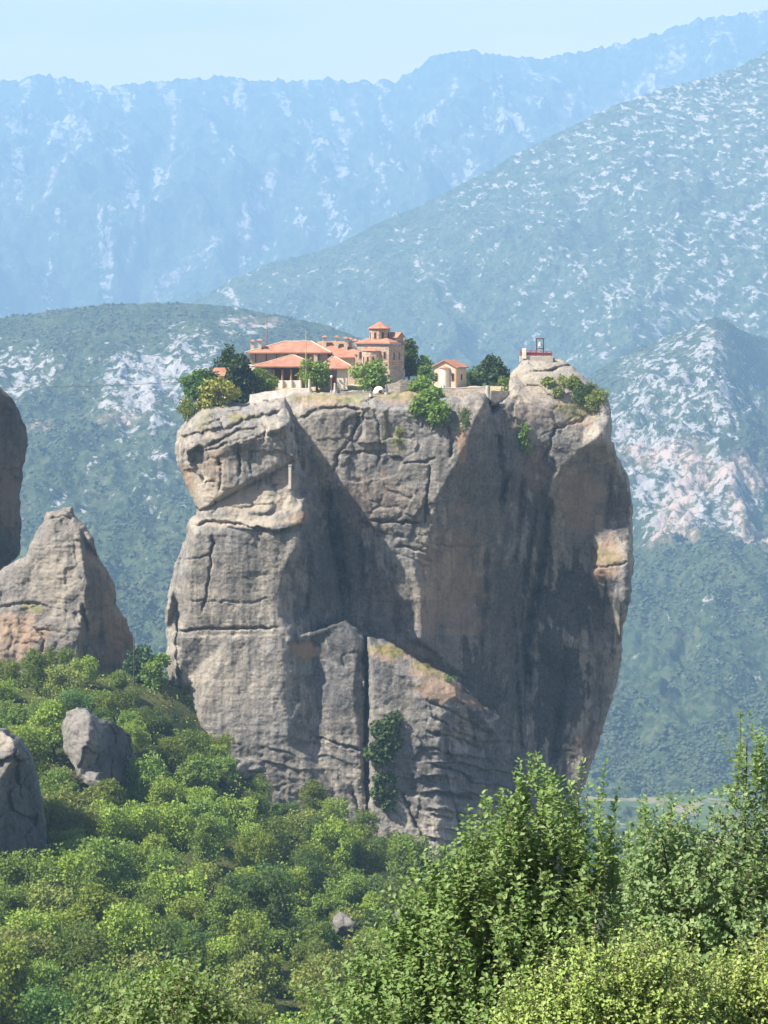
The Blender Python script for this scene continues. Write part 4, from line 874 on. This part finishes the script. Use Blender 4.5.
# porch building in front
YP = 519.0; o1 = P(286, 391, YP)
por = empty('porch_building', o1, 0, 'white porch building with low red hipped roof and dark open arcade', 'building')
S = YP/F; ze = (391-367.5)*S; zf = (391-380.5)*S
MB().box(-7.2, 7.0, 1.4, 7.0, -1.5, ze).build('wall', M_STONEG, por, .03)
MB().box(-3.1, 3.6, -.25, 1.397, -1.8, zf).build('porch_base', M_WHITE, por, .03)
MB().box(-7.0, -3.2, .7, 1.397, zf, ze-.3).build('gallery_wall', M_STONEG, por, .03)
window(-5.2, .7, zf+1.0, 1.5, .9, por)
for k, x in enumerate((-2.9, -.85, 1.2, 3.3)):
    MB().prism([(x+.42*math.cos(a), -.3+.42*math.sin(a)) for a in np.linspace(0, 6.283, 11)[:-1]], -1.9, zf+.02).build('buttress', M_WHITE, por, .03)
    c = MB().prism([(x+.28*math.cos(a), -.02+.28*math.sin(a)) for a in np.linspace(0, 6.283, 9)[:-1]], zf+.023, ze-.45).build('column', M_BRICK, por)
    MB().box(x-.36, x+.36, -.36, .34, ze-.447, ze-.1).build('capital', M_WOOD, c)
MB().box(-3.0, 3.6, 1.30, 1.39, zf+.1, ze-.3).build('dark_back_panel', M_WOOD, por)  # dark panel across the full back of the arcade
MB().box(-3.1, 3.7, -.12, .12, ze-.097, ze+.02).build('beam', M_WOOD, por)
rr = MB(); hip_roof(rr, -8.0, 8.0, -.9, 8.2, ze+.023, (367.5-355.3)*S, 1.0, 1.8); r_ = rr.build('roof', M_TILE, por)
cap = MB(); zt = ze+(367.5-355.3)*S; ridge_caps(cap, [((-8, -.9, ze+.28), (1.0, 3.65, zt)), ((8, -.9, ze+.28), (1.8, 3.65, zt)), ((1.0, 3.65, zt), (1.8, 3.65, zt))], .15); cap.build('ridge_tiles', M_CREAM, r_)

# gatehouse with red door
YG = 515.0; o2 = P(336, 386.5, YG); S = YG/F
gat = empty('gatehouse', o2, 0, 'small gatehouse with pointed red roof, red door and one bright white wall', 'building')
ze = (386.5-369.5)*S
MB().box(-3.6, .2, .7, 6, -.8, ze).build('wall', M_STONEG, gat, .03)
MB().box(.203, 2.6, -.1, 6, -.8, ze).build('white_wall', M_WHITE, gat, .03)
d_ = MB().box(-1.1, -.15, .60, .75, -.2, 2.3).build('door', M_RED, gat); MB().box(-.95, -.90, .55, .597, .9, 1.15).build('handle', M_METAL, d_)
window(-2.4, .7, 1.2, .8, 1.0, gat)
rr = MB(); hip_roof(rr, -4.3, 4.6, -.8, 6.8, ze, (369.5-356.4)*S, -.9, -.4); r_ = rr.build('roof', M_TILE, gat)
cap = MB(); zt = ze+(369.5-356.4)*S; ridge_caps(cap, [((-4.3, -.8, ze+.26), (-.9, 3, zt)), ((4.6, -.8, ze+.26), (-.4, 3, zt))], .15); cap.build('ridge_tiles', M_CREAM, r_)

# little shed at the left
YS = 511.0; o3 = P(223, 384, YS); S = YS/F
shd = empty('shed', o3, math.radians(8), 'little cream shed with red lean roof among dark trees', 'shed'); ze = 7*S
MB().box(-2.2, 2.2, 0, 4, -.8, ze).build('wall', M_CREAM, shd, .03)
rr = MB(); hip_roof(rr, -3.1, 3.0, -.8, 4.8, ze, 2.1, -1.8, 1.8); rr.build('roof', M_TILE, shd)
window(.6, 0, .4, .7, .8, shd)

# church with octagonal dome
YC = 526.0; o4 = P(389, 378.5, YC); S = YC/F; TH = math.radians(-27)
ch = empty('church', o4, TH, 'tall brick and stone church with octagonal dome and red tiled roofs', 'church')
ze = (378.5-344.5)*S; wf, ls = 8.4, 8.0                       # the origin is the near right corner
MB().box(-wf, 0, 0, ls, -1.2, ze).build('wall', M_STONE, ch, .04)
MB().box(.003, .22, -.02, ls, ze*.0-1.2, ze*.26).build('buttress', M_STONEG, ch)
for z in (ze*.46, ze*.97): MB().box(-wf-.06, .06, -.06, ls+.06, z, z+.16).build('string_course', M_BRICK, ch)
ap = MB().prism([(-4.6+2.3*math.cos(a), .0+2.0*math.sin(a)) for a in [math.pi+math.pi*i/5 for i in range(6)]][::1], -1.2, ze-1.5).build('apse', M_STONE, ch, .03)
a_ = MB(); pts = [(-4.6+2.5*math.cos(a), 2.2*math.sin(a)) for a in [math.pi+math.pi*i/5 for i in range(6)]]
a_.add([(x, y, ze-1.497) for x, y in pts]+[(-4.6, 0, ze-.7)], [[i, i+1, 6] for i in range(5)]+[[5, 0, 6], [5, 4, 3, 2, 1, 0]]); a_.build('roof', M_TILE, ch)
for i, a in enumerate([math.pi*1.3, math.pi*1.5, math.pi*1.7]):
    x, y = -4.6+2.12*math.cos(a), 1.86*math.sin(a); w0 = window(0, 0, 0, .42, 1.7, ch, M_BRICK, 'front', True); w0.location = (x, y, ze*.42); w0.rotation_euler = (0, 0, a-math.pi*1.5)
for x in (-7.5, -1.1): window(x, 0, ze*.58, .6, 1.6, ch, M_BRICK, 'front', True)
window(-1.0, 0, ze*.18, .5, 1.2, ch, M_BRICK, 'front', True)
window(0, 2.6, ze*.55, .6, 1.7, ch, M_BRICK, 'right', True); window(0, 5.4, ze*.55, .6, 1.7, ch, M_BRICK, 'right', True)
rr = MB(); hip_roof(rr, -wf-.5, .5, -.5, ls+.5, ze+.163, 1.9, -5.4, -3.0, 4.0); rr.build('roof', M_TILE, ch)
tb = MB().box(-5.6, -.02, 4.0, 7.6, ze+.17, ze+1.7).build('cross_arm', M_STONE, ch, .03)   # cross arm to the right
rr = MB(); rr.add([(-5.6, 3.5, ze+1.60), (.4, 3.5, ze+1.60), (.4, 8.1, ze+1.60), (-5.6, 8.1, ze+1.60), (-5.6, 5.8, ze+2.9), (.4, 5.8, ze+2.9)], [[0, 1, 5, 4], [2, 3, 4, 5], [1, 2, 5], [3, 0, 4], [0, 3, 2, 1]]); rr.build('roof', M_TILE, ch)
zd = (378.5-329.3)*S; cx_, cy_ = -4.3, 3.6; R_ = 2.45
oct_ = lambda r: [(cx_+r*math.cos(a), cy_+r*math.sin(a)) for a in [math.pi/8+math.pi/4*i for i in range(8)]]
dr = MB().prism(oct_(R_), ze+.3, zd).build('dome_drum', M_STONE, ch, .04)
for i in range(8):
    a = math.pi/4*i; w0 = window(0, 0, 0, .5, 1.5, dr, M_BRICK, 'front', True); w0.location = (cx_+R_*.924*math.cos(a), cy_+R_*.924*math.sin(a), zd-2.2); w0.rotation_euler = (0, 0, a+math.pi/2)
MB().prism(oct_(R_+.12), zd+.003, zd+.2).build('cornice', M_BRICK, dr)
dm = MB(); ring = oct_(R_+.5); rg2 = oct_(R_*.45)
dm.add([(x, y, zd+.203) for x, y in ring]+[(x, y, zd+1.25) for x, y in rg2]+[(cx_, cy_, zd+1.85)], [list(range(8))[::-1]]+[[i, (i+1) % 8, 8+(i+1) % 8, 8+i] for i in range(8)]+[[8+i, 8+(i+1) % 8, 16] for i in range(8)])
dm.build('dome_roof', M_TILE, ch)

# chapel
YH = 519.0; o5 = P(456.5, 388, YH); S = YH/F
cp = empty('chapel', o5, math.radians(-26), 'small cream chapel with red gable roof and rounded apse', 'chapel'); ze = (388-367.5)*S; wf, ls = 6.0, 5.6
mb = MB().box(-wf, 0, 0, ls, -1, ze); mb.add([(-wf, 0, ze), (0, 0, ze), (-wf/2, 0, ze+1.5), (-wf, ls, ze), (0, ls, ze), (-wf/2, ls, ze+1.5)], [[0, 1, 2], [4, 3, 5], [0, 2, 5, 3], [1, 4, 5, 2]]); mb.build('wall', M_CREAM, cp)
MB().prism([(-3+1.25*math.cos(a), -.003+1.25*math.sin(a)) for a in np.linspace(math.pi, 2*math.pi, 12)], -1, ze-.2).build('apse', M_WHITE, cp, smooth=False)
k_ = MB(); pts = [(-3+1.45*math.cos(a), 1.45*math.sin(a)) for a in np.linspace(math.pi, 2*math.pi, 12)]
k_.add([(x, y-.003, ze-.197) for x, y in pts]+[(-3, -.003, ze+.35)], [[i, i+1, 12] for i in range(11)]+[[11, 0, 12], list(range(12))[::-1]]); k_.build('apse_roof', M_TILE, cp)
for s_ in (-1, 1):
    xe = -wf/2+s_*(wf/2+.5); a, b = (xe, ze-.22), (-wf/2, ze+1.53)
    m = MB(); m.add([(a[0], -.45, a[1]), (b[0], -.45, b[1]), (b[0], ls+.4, b[1]), (a[0], ls+.4, a[1]), (a[0], -.45, a[1]+.28), (b[0], -.45, b[1]+.28), (b[0], ls+.4, b[1]+.28), (a[0], ls+.4, a[1]+.28)],
        [[0, 1, 2, 3], [4, 7, 6, 5], [0, 4, 5, 1], [1, 5, 6, 2], [2, 6, 7, 3], [3, 7, 4, 0]]); m.build('roof', M_TILE, cp)
for x in (-5.1, -.9): window(x, 0, ze*.35, .55, 1.7, cp, M_BRICK, 'front', True)
window(0, 2.8, ze*.4, .6, 1.2, cp, M_BRICK, 'right', True)
for x in (-wf+.12, -.12): MB().box(x-.14, x+.14, -.05, -.003, -1, ze-.4).build('corner_trim', M_BRICK, cp)

# walls, terrace, posts
def wall_thing(name, label, pts, Y, top, h, th, mat, coping=None, cat='wall'):
    """pts: sight columns along the wall; top: rows of its upper edge"""
    c = P(pts[0], top[0], Y[0]); e = empty(name, c, 0, label, cat); m = MB(); k = MB(); r = np.random.default_rng(len(label))
    n = 14; xs = np.linspace(pts[0], pts[-1], n); tp = np.interp(xs, pts, top)+.25*r.normal(size=n); ys = np.interp(xs, pts, Y)
    A = [P(a, b, y)-c for a, b, y in zip(xs, tp, ys)]
    for mm, z1, z0, w, mt in ((m, 0, -h, th, 0), (k, .18, .003, th+.12, 1)):
        vs = []
        for q in A: vs += [(q[0], q[1]-w/2-(3.0 if cat == 'bank' else 0), q[2]+z0), (q[0], q[1]+w/2, q[2]+z0), (q[0], q[1]+w/2, q[2]+z1), (q[0], q[1]-w/2, q[2]+z1)]
        fs = [[4*i+a, 4*i+b, 4*i+4+b, 4*i+4+a] for i in range(n-1) for a, b in ((0, 1), (1, 2), (2, 3), (3, 0))]+[[3, 2, 1, 0], [4*n-4, 4*n-3, 4*n-2, 4*n-1]]
        mm.add(vs, fs)
    m.build('masonry', mat, e)
    if coping: k.build('coping', coping, e)
    return e
M_RUBBLE = mat_masonry('rubble', (.50, .44, .37), (.34, .30, .25))
wall_thing('rubble_wall', 'pale rubble stone wall in front of the church, right of the round tree', [385, 398, 400, 417], [508, 508, 508, 509], [385, 382, 379.5, 380.5], 3.0, .8, M_RUBBLE)
wall_thing('retaining_wall', 'long dark retaining wall with pale coping in front of the chapel', [441, 490], [507, 504], [388.5, 387.5], 3.0, .8, M_STONEG, M_COPING)
wall_thing('retaining_wall', 'brownish stone wall between the cedar and the summit rock', [491, 512], [506, 511], [390.5, 391.5], 3.2, .8, M_RUBBLE)
wall_thing('terrace_wall', 'low pale wall along the lawn edge before the church', [340, 362, 386], [505, 506, 507], [391.5, 391, 391.8], 1.0, .6, M_RUBBLE)
wall_thing('terrace_wall', 'white sloping rubble bank below the porch columns', [250, 268, 290, 312], [504, 506, 508, 510], [394.5, 391.5, 389, 387.5], 3.4, 2.4, mat_masonry('white_rubble', (.56, .51, .44), (.44, .39, .33)), None, 'bank')
def post(name, label, px, y0, y1, Y, r, mat, cat, cap=None, capr=0):
    b = P(px, y1, Y); h = (y1-y0)*Y/F; e = empty(name, b, 0, label, cat)
    MB().tube([(0, 0, -.6), (0, 0, h*.5), (0, 0, h)], [r*1.2, r, r*.8], 8).build('pole', mat, e)
    MB().tube([(0, 0, -.5), (0, 0, .15)], [r*2.2, r*2.0], 8).build('base', M_COPING, e)
    if cap: MB().tube([(0, 0, h+.003), (0, 0, h+capr*.6), (0, 0, h+capr*1.5), (0, 0, h+capr*2)], [capr*.5, capr, capr, capr*.3], 8).build('lamp_globe' if cat == 'lamp' else 'finial', cap, e)
post('flagpole', 'tall thin yellow flagpole in front of the porch building', 306, 332, 388, 511, .10, M_YELLOW, 'flagpole', M_YELLOW, .13)
post('antenna_mast', 'thin reddish antenna mast rising behind the residence roof', 267, 318, 350, 548, .09, M_RED, 'mast', M_RED, .1)
post('lantern_post', 'dark lantern post with white globe by the gatehouse door', 331.4, 378, 391, 507, .13, M_METAL, 'lamp', M_WHITE, .3)
post('gate_post', 'pale square post right of the lantern', 335, 383, 391, 507, .3, M_COPING, 'post')
post('gate_post', 'dark post left of the pale rubble wall', 386.5, 385, 393, 505, .25, M_METAL, 'post')
post('gate_post', 'dark short post on the lawn under the round church tree', 371, 389.5, 394.5, 503, .2, M_METAL, 'post')
post('stone_pillar', 'pale stone pillar at the end of the long retaining wall', 487.5, 385.5, 396, 503.3, .5, M_COPING, 'pillar')
post('stone_pillar', 'grey stone pillar with dark foot beside the flagpole', 309.5, 379, 391, 508, .32, M_COPING, 'pillar')
post('fence_post', 'thin wooden post beside the dark bush near the pointed outcrop', 134, 637, ground_row(134, 484), 484, .12, M_BARK, 'post')
sl = empty('stair_wall', on_pillar(290, 486, .4), 0, 'thin pale upright stair wall under the left overhang of the pillar', 'wall')
MB().box(-.28, .28, -.6, 1.6, -.6, 4.4).build('masonry', M_PALE, sl, .05); MB().box(-.36, .36, -.7, 1.7, 4.403, 4.6).build('coping', M_COPING, sl)
# whitewashed oven
ov = empty('stone_oven', P(379, 393, 506), 0, 'small whitewashed domed oven with dark mouth on the lawn', 'oven')
m = MB(); rings = [(1.25, -.3), (1.25, .5), (1.05, 1.0), (.6, 1.4), (.05, 1.52)]
m.add([(r*math.cos(a), r*math.sin(a), z) for r, z in rings for a in np.linspace(0, 2*math.pi, 15)[:-1]], [[i*14+j, i*14+(j+1) % 14, (i+1)*14+(j+1) % 14, (i+1)*14+j] for i in range(4) for j in range(14)]+[list(range(14))[::-1], [56+j for j in range(14)]]); m.build('dome', M_WHITE, ov, smooth=True)
MB().prism([(.1+.42*math.cos(a), .42*math.sin(a)) for a in np.linspace(0, 6.283, 13)[:-1]], 0, .25).build('mouth', M_GLASS, ov).matrix_basis = Matrix.Translation((.2, -1.12, .35)) @ Matrix.Rotation(math.radians(90), 4, 'X')

# lookout on the bare summit
qa = P(537, 356.5, 521.5); S = 521.5/F
lk = empty('lookout_platform', qa, 0, 'small red-railed lookout platform on the bare rock summit', 'platform')
MB().box(-4.0, 3.6, -1.4, 1.6, -1.2, .1).build('floor_slab', M_COPING, lk, .03)
for k, x in enumerate(np.linspace(-3.8, 3.4, 7)):
    MB().tube([(x, -1.25, .103), (x, -1.25, 1.5-.06*k)], [.07, .07], 6).build('railing_post', M_RED, lk)
    MB().tube([(x, 1.45, .103), (x, 1.45, 1.5-.06*k)], [.07, .07], 6).build('railing_post', M_RED, lk)
for y in (-1.25, 1.45):
    for f in (.35, .65, 1.0): MB().tube([(-3.85, y, .1+1.4*f), (3.45, y, .1+1.05*f)], [.055, .055], 6).build('rail', M_RED, lk)
MB().box(-3.6, 3.3, -1.18, -1.15, .25, .85).build('panel', M_RED, lk)
bf = empty('bell_frame', qa+np.array([.7, .1, .1]), 0, 'dark wooden bell frame standing on the lookout platform', 'bell frame')
for x in (-.8, .8): MB().box(x-.12, x+.12, -.12, .12, 0, 3.9).build('post', M_WOOD, bf)
MB().box(-1.05, 1.05, -.15, .15, 3.903, 4.15).build('crossbeam', M_WOOD, bf); MB().box(-.67, .67, -.08, .08, 1.6, 1.8).build('brace', M_WOOD, bf)
m = MB(); pr = [(.12, 3.3), (.28, 3.15), (.36, 2.8), (.52, 2.4), (.55, 2.3)]
m.add([(r*math.cos(a), r*math.sin(a), z) for r, z in pr for a in np.linspace(0, 2*math.pi, 13)[:-1]], [[i*12+j, i*12+(j+1) % 12, (i+1)*12+(j+1) % 12, (i+1)*12+j] for i in range(4) for j in range(12)]+[list(range(12))]); bl_ = m.build('bell', M_COPING, bf, smooth=True)
MB().tube([(0, 0, 3.28), (0, 0, 3.9)], [.05, .05], 6).build('hanger', M_METAL, bl_)
wb = empty('white_cabinet', P(524.4, 356, 520), 0, 'narrow white cabinet at the left end of the lookout', 'cabinet')
MB().box(-.45, .45, -.3, .3, -.6, 1.75).build('body', M_WHITE, wb, .04); MB().box(-.36, .36, -.33, -.303, .1, 1.6).build('door', M_WHITE, wb)
# supply cable running off to the left
cb = MB(); A = P(206, 380, 505); B = P(-260, 372, 430); n = 24
pts = [A+(B-A)*t-np.array([0, 0, 2.2*4*t*(1-t)]) for t in np.linspace(0, 1, n)]
cb.tube([tuple(p-A) for p in pts], [.05]*n, 5); o = cb.build('cable', M_METAL, loc=A); tag(o, 'thin dark supply cable crossing from the left to the monastery', 'cable')

# small stones of the slope
def stone(label, px, py, Y, r, seed, mat):
    bm = bmesh.new(); bmesh.ops.create_icosphere(bm, subdivisions=4, radius=1); V = np.array([v.co[:] for v in bm.verts]); Fc = np.array([[v.index for v in f.verts] for f in bm.faces]); bm.free()
    V = V*(1+.45*fbm(V*1.1+seed, 3)+.10*np.abs(fbm(V*4+seed, 3)))[:, None]*np.array(r)
    o = mesh_np('boulder', V, Fc, mat, smooth=True); o.location = P(px, py, Y); o.rotation_euler = (0, 0, seed); tag(o, label, 'boulder')
stone('pale rock among the trees halfway down, left of another', 343, 926, 348, (2.0, 1.5, 1.7), 2, M_ROCKD2)
stone('pale rock among the trees beside the big leafy tree', 405, 918, 352, (1.6, 1.4, 1.6), 3, M_ROCKD2)
stone('light flat stone at the forest edge below the pillar', 246, 768, 468, (4.2, 2.2, 1.8), 4, M_ROCK2)

# ------------------------------------------------------------------ near trees: shoots with single leaves
def shoots(bases, dirs, lens, r, leafL, gap, spread=.85, ntip=0):
    """stems as thin tubes and leaves set alternately along them"""
    LV, LF, n0 = [], [], 0; st = MB()
    for i_, (b, d, l) in enumerate(zip(bases, dirs, lens)):
        tip = i_ >= len(bases)-ntip; k = max(4, int(l/(gap*(.62 if tip else 1)))); t = (np.arange(k)+r.random(k)*.5)/k; t = .12+.88*t
        side = unit(np.cross(d, r.normal(size=3))[None])[0]; s2 = np.cross(d, side); bend = r.normal(size=3)*.12*l
        pos = b+d*l*t[:, None]+bend*(t**2)[:, None]; a = 2.4*np.arange(k)+r.random()*6
        out = np.cos(a)[:, None]*side+np.sin(a)[:, None]*s2
        dr = unit(out*(spread*(.8 if tip else 1))+d*.55+np.array([0, 0, -.15])+.25*r.normal(size=(k, 3))); nr = unit(d+np.array([0, 0, .5])+.45*r.normal(size=(k, 3)))
        L = leafL*r.uniform(.65, 1.25, k)*(1.08-.38*t); V, Fc = leaf_geo(pos+dr*leafL*.15, dr, nr, L, L*r.uniform(.30, .42, k))
        LV.append(V); LF.append(Fc+n0); n0 += len(V)
        st.tube([b, b+d*l*.5+bend*.25, b+d*l+bend], [.005, .004, .002], 3)
    return np.concatenate(LV), np.concatenate(LF), st
def near_tree(name, label, cat, px, Y, blobs, tips, mat, n, leafL, gap, seed, upw=.9, lmin=.35, lmax=.8, trunk_r=.13, trunk_px=None, spr=.75):
    """blobs: (px, py, dY, rx, ry) crown masses; tips: (px, py) of shoots that stand free above the crown"""
    r = np.random.default_rng(seed); x0 = P(trunk_px or px, 0, Y)[0]; base = np.array([x0, Y, float(gz(x0, Y)[0])]); s = Y/F
    b = np.array([(*P(q[0], q[1], Y+q[2]), q[3]*s, q[3]*s*.9, q[4]*s) for q in blobs]); vol = b[:, 3]*b[:, 4]**.5*b[:, 5]; k = r.choice(len(b), n, p=vol/vol.sum())
    u = unit(r.normal(size=(n, 3))); u[:, 1] = np.where(r.random(n) < .45, -np.abs(u[:, 1]), u[:, 1]); rad = r.uniform(.45, 1.0, n)**.6
    bs = b[k, :3]+u*b[k, 3:]*rad[:, None]; ds = unit(u*spr+np.array([0, 0, upw])+.35*r.normal(size=(n, 3))); ls = r.uniform(lmin, lmax, n)
    if len(tips):
        tp = np.array([P(a, c, Y+r.uniform(-.7, .7)) for a, c in tips]); tp = np.concatenate([tp]+[tp+np.stack([r.normal(0, .13, len(tp)), r.normal(0, .2, len(tp)), -np.abs(r.normal(0, .22, len(tp)))], -1) for _ in range(2)]); tl = r.uniform(.8, 1.3, len(tp)); td = unit(np.array([0, 0, 1.])+.08*r.normal(size=(len(tp), 3)))
        bs = np.concatenate([bs, tp-td*tl[:, None]]); ds = np.concatenate([ds, td]); ls = np.concatenate([ls, tl])
    V, Fc, st = shoots(bs-base, ds, ls, r, leafL, gap, ntip=len(bs)-n)
    e = empty(name, base, 0, label, cat)
    mesh_np('crown', V, Fc, mat, e)
    t = MB(); t.V = st.V; t.F = st.F; t.build('twigs', M_BARK, e)
    t = MB(); c = b[:, :3].mean(0)-base; fork = np.array([c[0]*.2, c[1]*.2, max(1.5, c[2]*.45)])
    t.tube([(0, 0, -.5), fork*np.array([.4, .4, .5]), fork], [trunk_r*1.4, trunk_r*1.1, trunk_r*.9], 8)
    for q in b: t.tube([fork, (fork+q[:3]-base)*.5+np.array([0, .1, .1]), q[:3]-base+np.array([0, .1, q[5]*.1])], [trunk_r*.45, trunk_r*.28, trunk_r*.07], 6)
    for j in r.choice(n, min(n, 70), replace=False): q = b[k[j], :3]-base; t.tube([q, (q+bs[j]-base)*.5, bs[j]-base], [.016, .011, .005], 4)
    t.build('trunk', M_BARK, e); return e
near_tree('leafy_tree', 'large leafy tree with upright pointed shoots in front of the pillar foot', 'tree', 490, 31,
    [(505, 972, 0, 108, 88), (548, 908, .4, 46, 48), (490, 912, -.3, 42, 44), (447, 972, .3, 52, 58), (580, 950, .2, 44, 60), (410, 1020, .2, 52, 42), (352, 1040, .5, 38, 32), (500, 1070, 0, 170, 90), (532, 862, .2, 26, 24), (590, 880, .3, 20, 32), (510, 880, .1, 26, 24)],
    [(541, 748), (522, 762), (530, 758), (556, 768), (510, 782), (498, 788), (487, 796), (478, 806), (566, 776), (574, 784), (592, 778), (583, 800), (604, 796), (598, 815), (612, 818), (620, 842), (455, 835), (442, 850), (430, 868), (418, 882), (548, 775), (515, 795), (505, 800), (562, 795), (468, 822), (402, 905), (385, 915), (372, 932), (360, 940), (345, 962)], LEAF['fore'], 1800, .112, .033, 71, 1.6, .45, 1.05, trunk_px=500, spr=.6)
near_tree('rounded_tree', 'grey green rounded tree with a tall thin top at the right edge', 'tree', 705, 36,
    [(690, 885, 0, 60, 40), (655, 925, .4, 34, 54), (742, 890, .2, 46, 58), (747, 795, .3, 14, 36), (748, 745, .2, 7, 14), (782, 820, .3, 22, 60), (662, 838, -.2, 24, 10), (700, 835, 0, 28, 16), (720, 930, 0, 95, 60), (700, 1010, 0, 120, 70), (648, 850, .2, 18, 18)],
    [(745, 714), (752, 724), (736, 738), (757, 745), (672, 796), (640, 800), (646, 790), (632, 822), (702, 796), (668, 790)], LEAF['fore2'], 2100, .11, .035, 72, .45, .3, .65, trunk_px=745)
near_tree('yellow_green_bush', 'yellow-green fine-leaved bush at the bottom right corner, below the rounded tree', 'bush', 620, 24,
    [(590, 1005, 0, 52, 48), (650, 1000, .2, 55, 50), (545, 1035, 0, 38, 40), (610, 1060, 0, 110, 60)], [(560, 960), (575, 952), (600, 950), (640, 950), (665, 955)], LEAF['fore3'], 1700, .062, .026, 73, .8, .22, .5, .06)
near_tree('yellow_green_bush', 'yellow-green bush cut by the right edge at the bottom', 'bush', 745, 25,
    [(745, 1010, 0, 40, 40), (775, 1000, .2, 42, 48), (710, 1035, 0, 40, 36), (740, 1060, 0, 80, 50)], [(735, 968), (760, 960), (715, 990)], LEAF['fore3'], 1100, .064, .026, 74, .8, .22, .5, .06)
near_tree('flowering_bush', 'bright bush with thin upright stalks at the bottom left edge', 'bush', 165, 26,
    [(165, 1022, 0, 46, 32), (205, 1030, .2, 36, 28), (125, 1040, 0, 34, 26), (165, 1070, 0, 90, 40)], [(190, 936), (163, 952), (150, 962), (205, 962), (140, 978), (178, 958), (225, 985)], LEAF['fore'], 700, .085, .03, 75, .9, .25, .55, .05)
#PART3
# ------------------------------------------------------------------ the blue summer air
def haze_box():
    t = bpy.data.materials.new('haze_air'); t.use_nodes = True; n = t.node_tree
    n.nodes.remove(n.nodes['Principled BSDF']); v = n.nodes.new('ShaderNodeVolumePrincipled')
    v.inputs['Color'].default_value = (*HAZE_COLOR, 1); v.inputs['Density'].default_value = HAZE_DENSITY; v.inputs['Anisotropy'].default_value = 0.0
    n.links.new(v.outputs[0], n.nodes['Material Output'].inputs['Volume'])
    o = MB().box(-14000, 14000, -300, 13600, -640, 2200).build('haze', t); tag(o, 'thin blue summer haze filling the valley air', 'haze', kind='stuff')
haze_box()
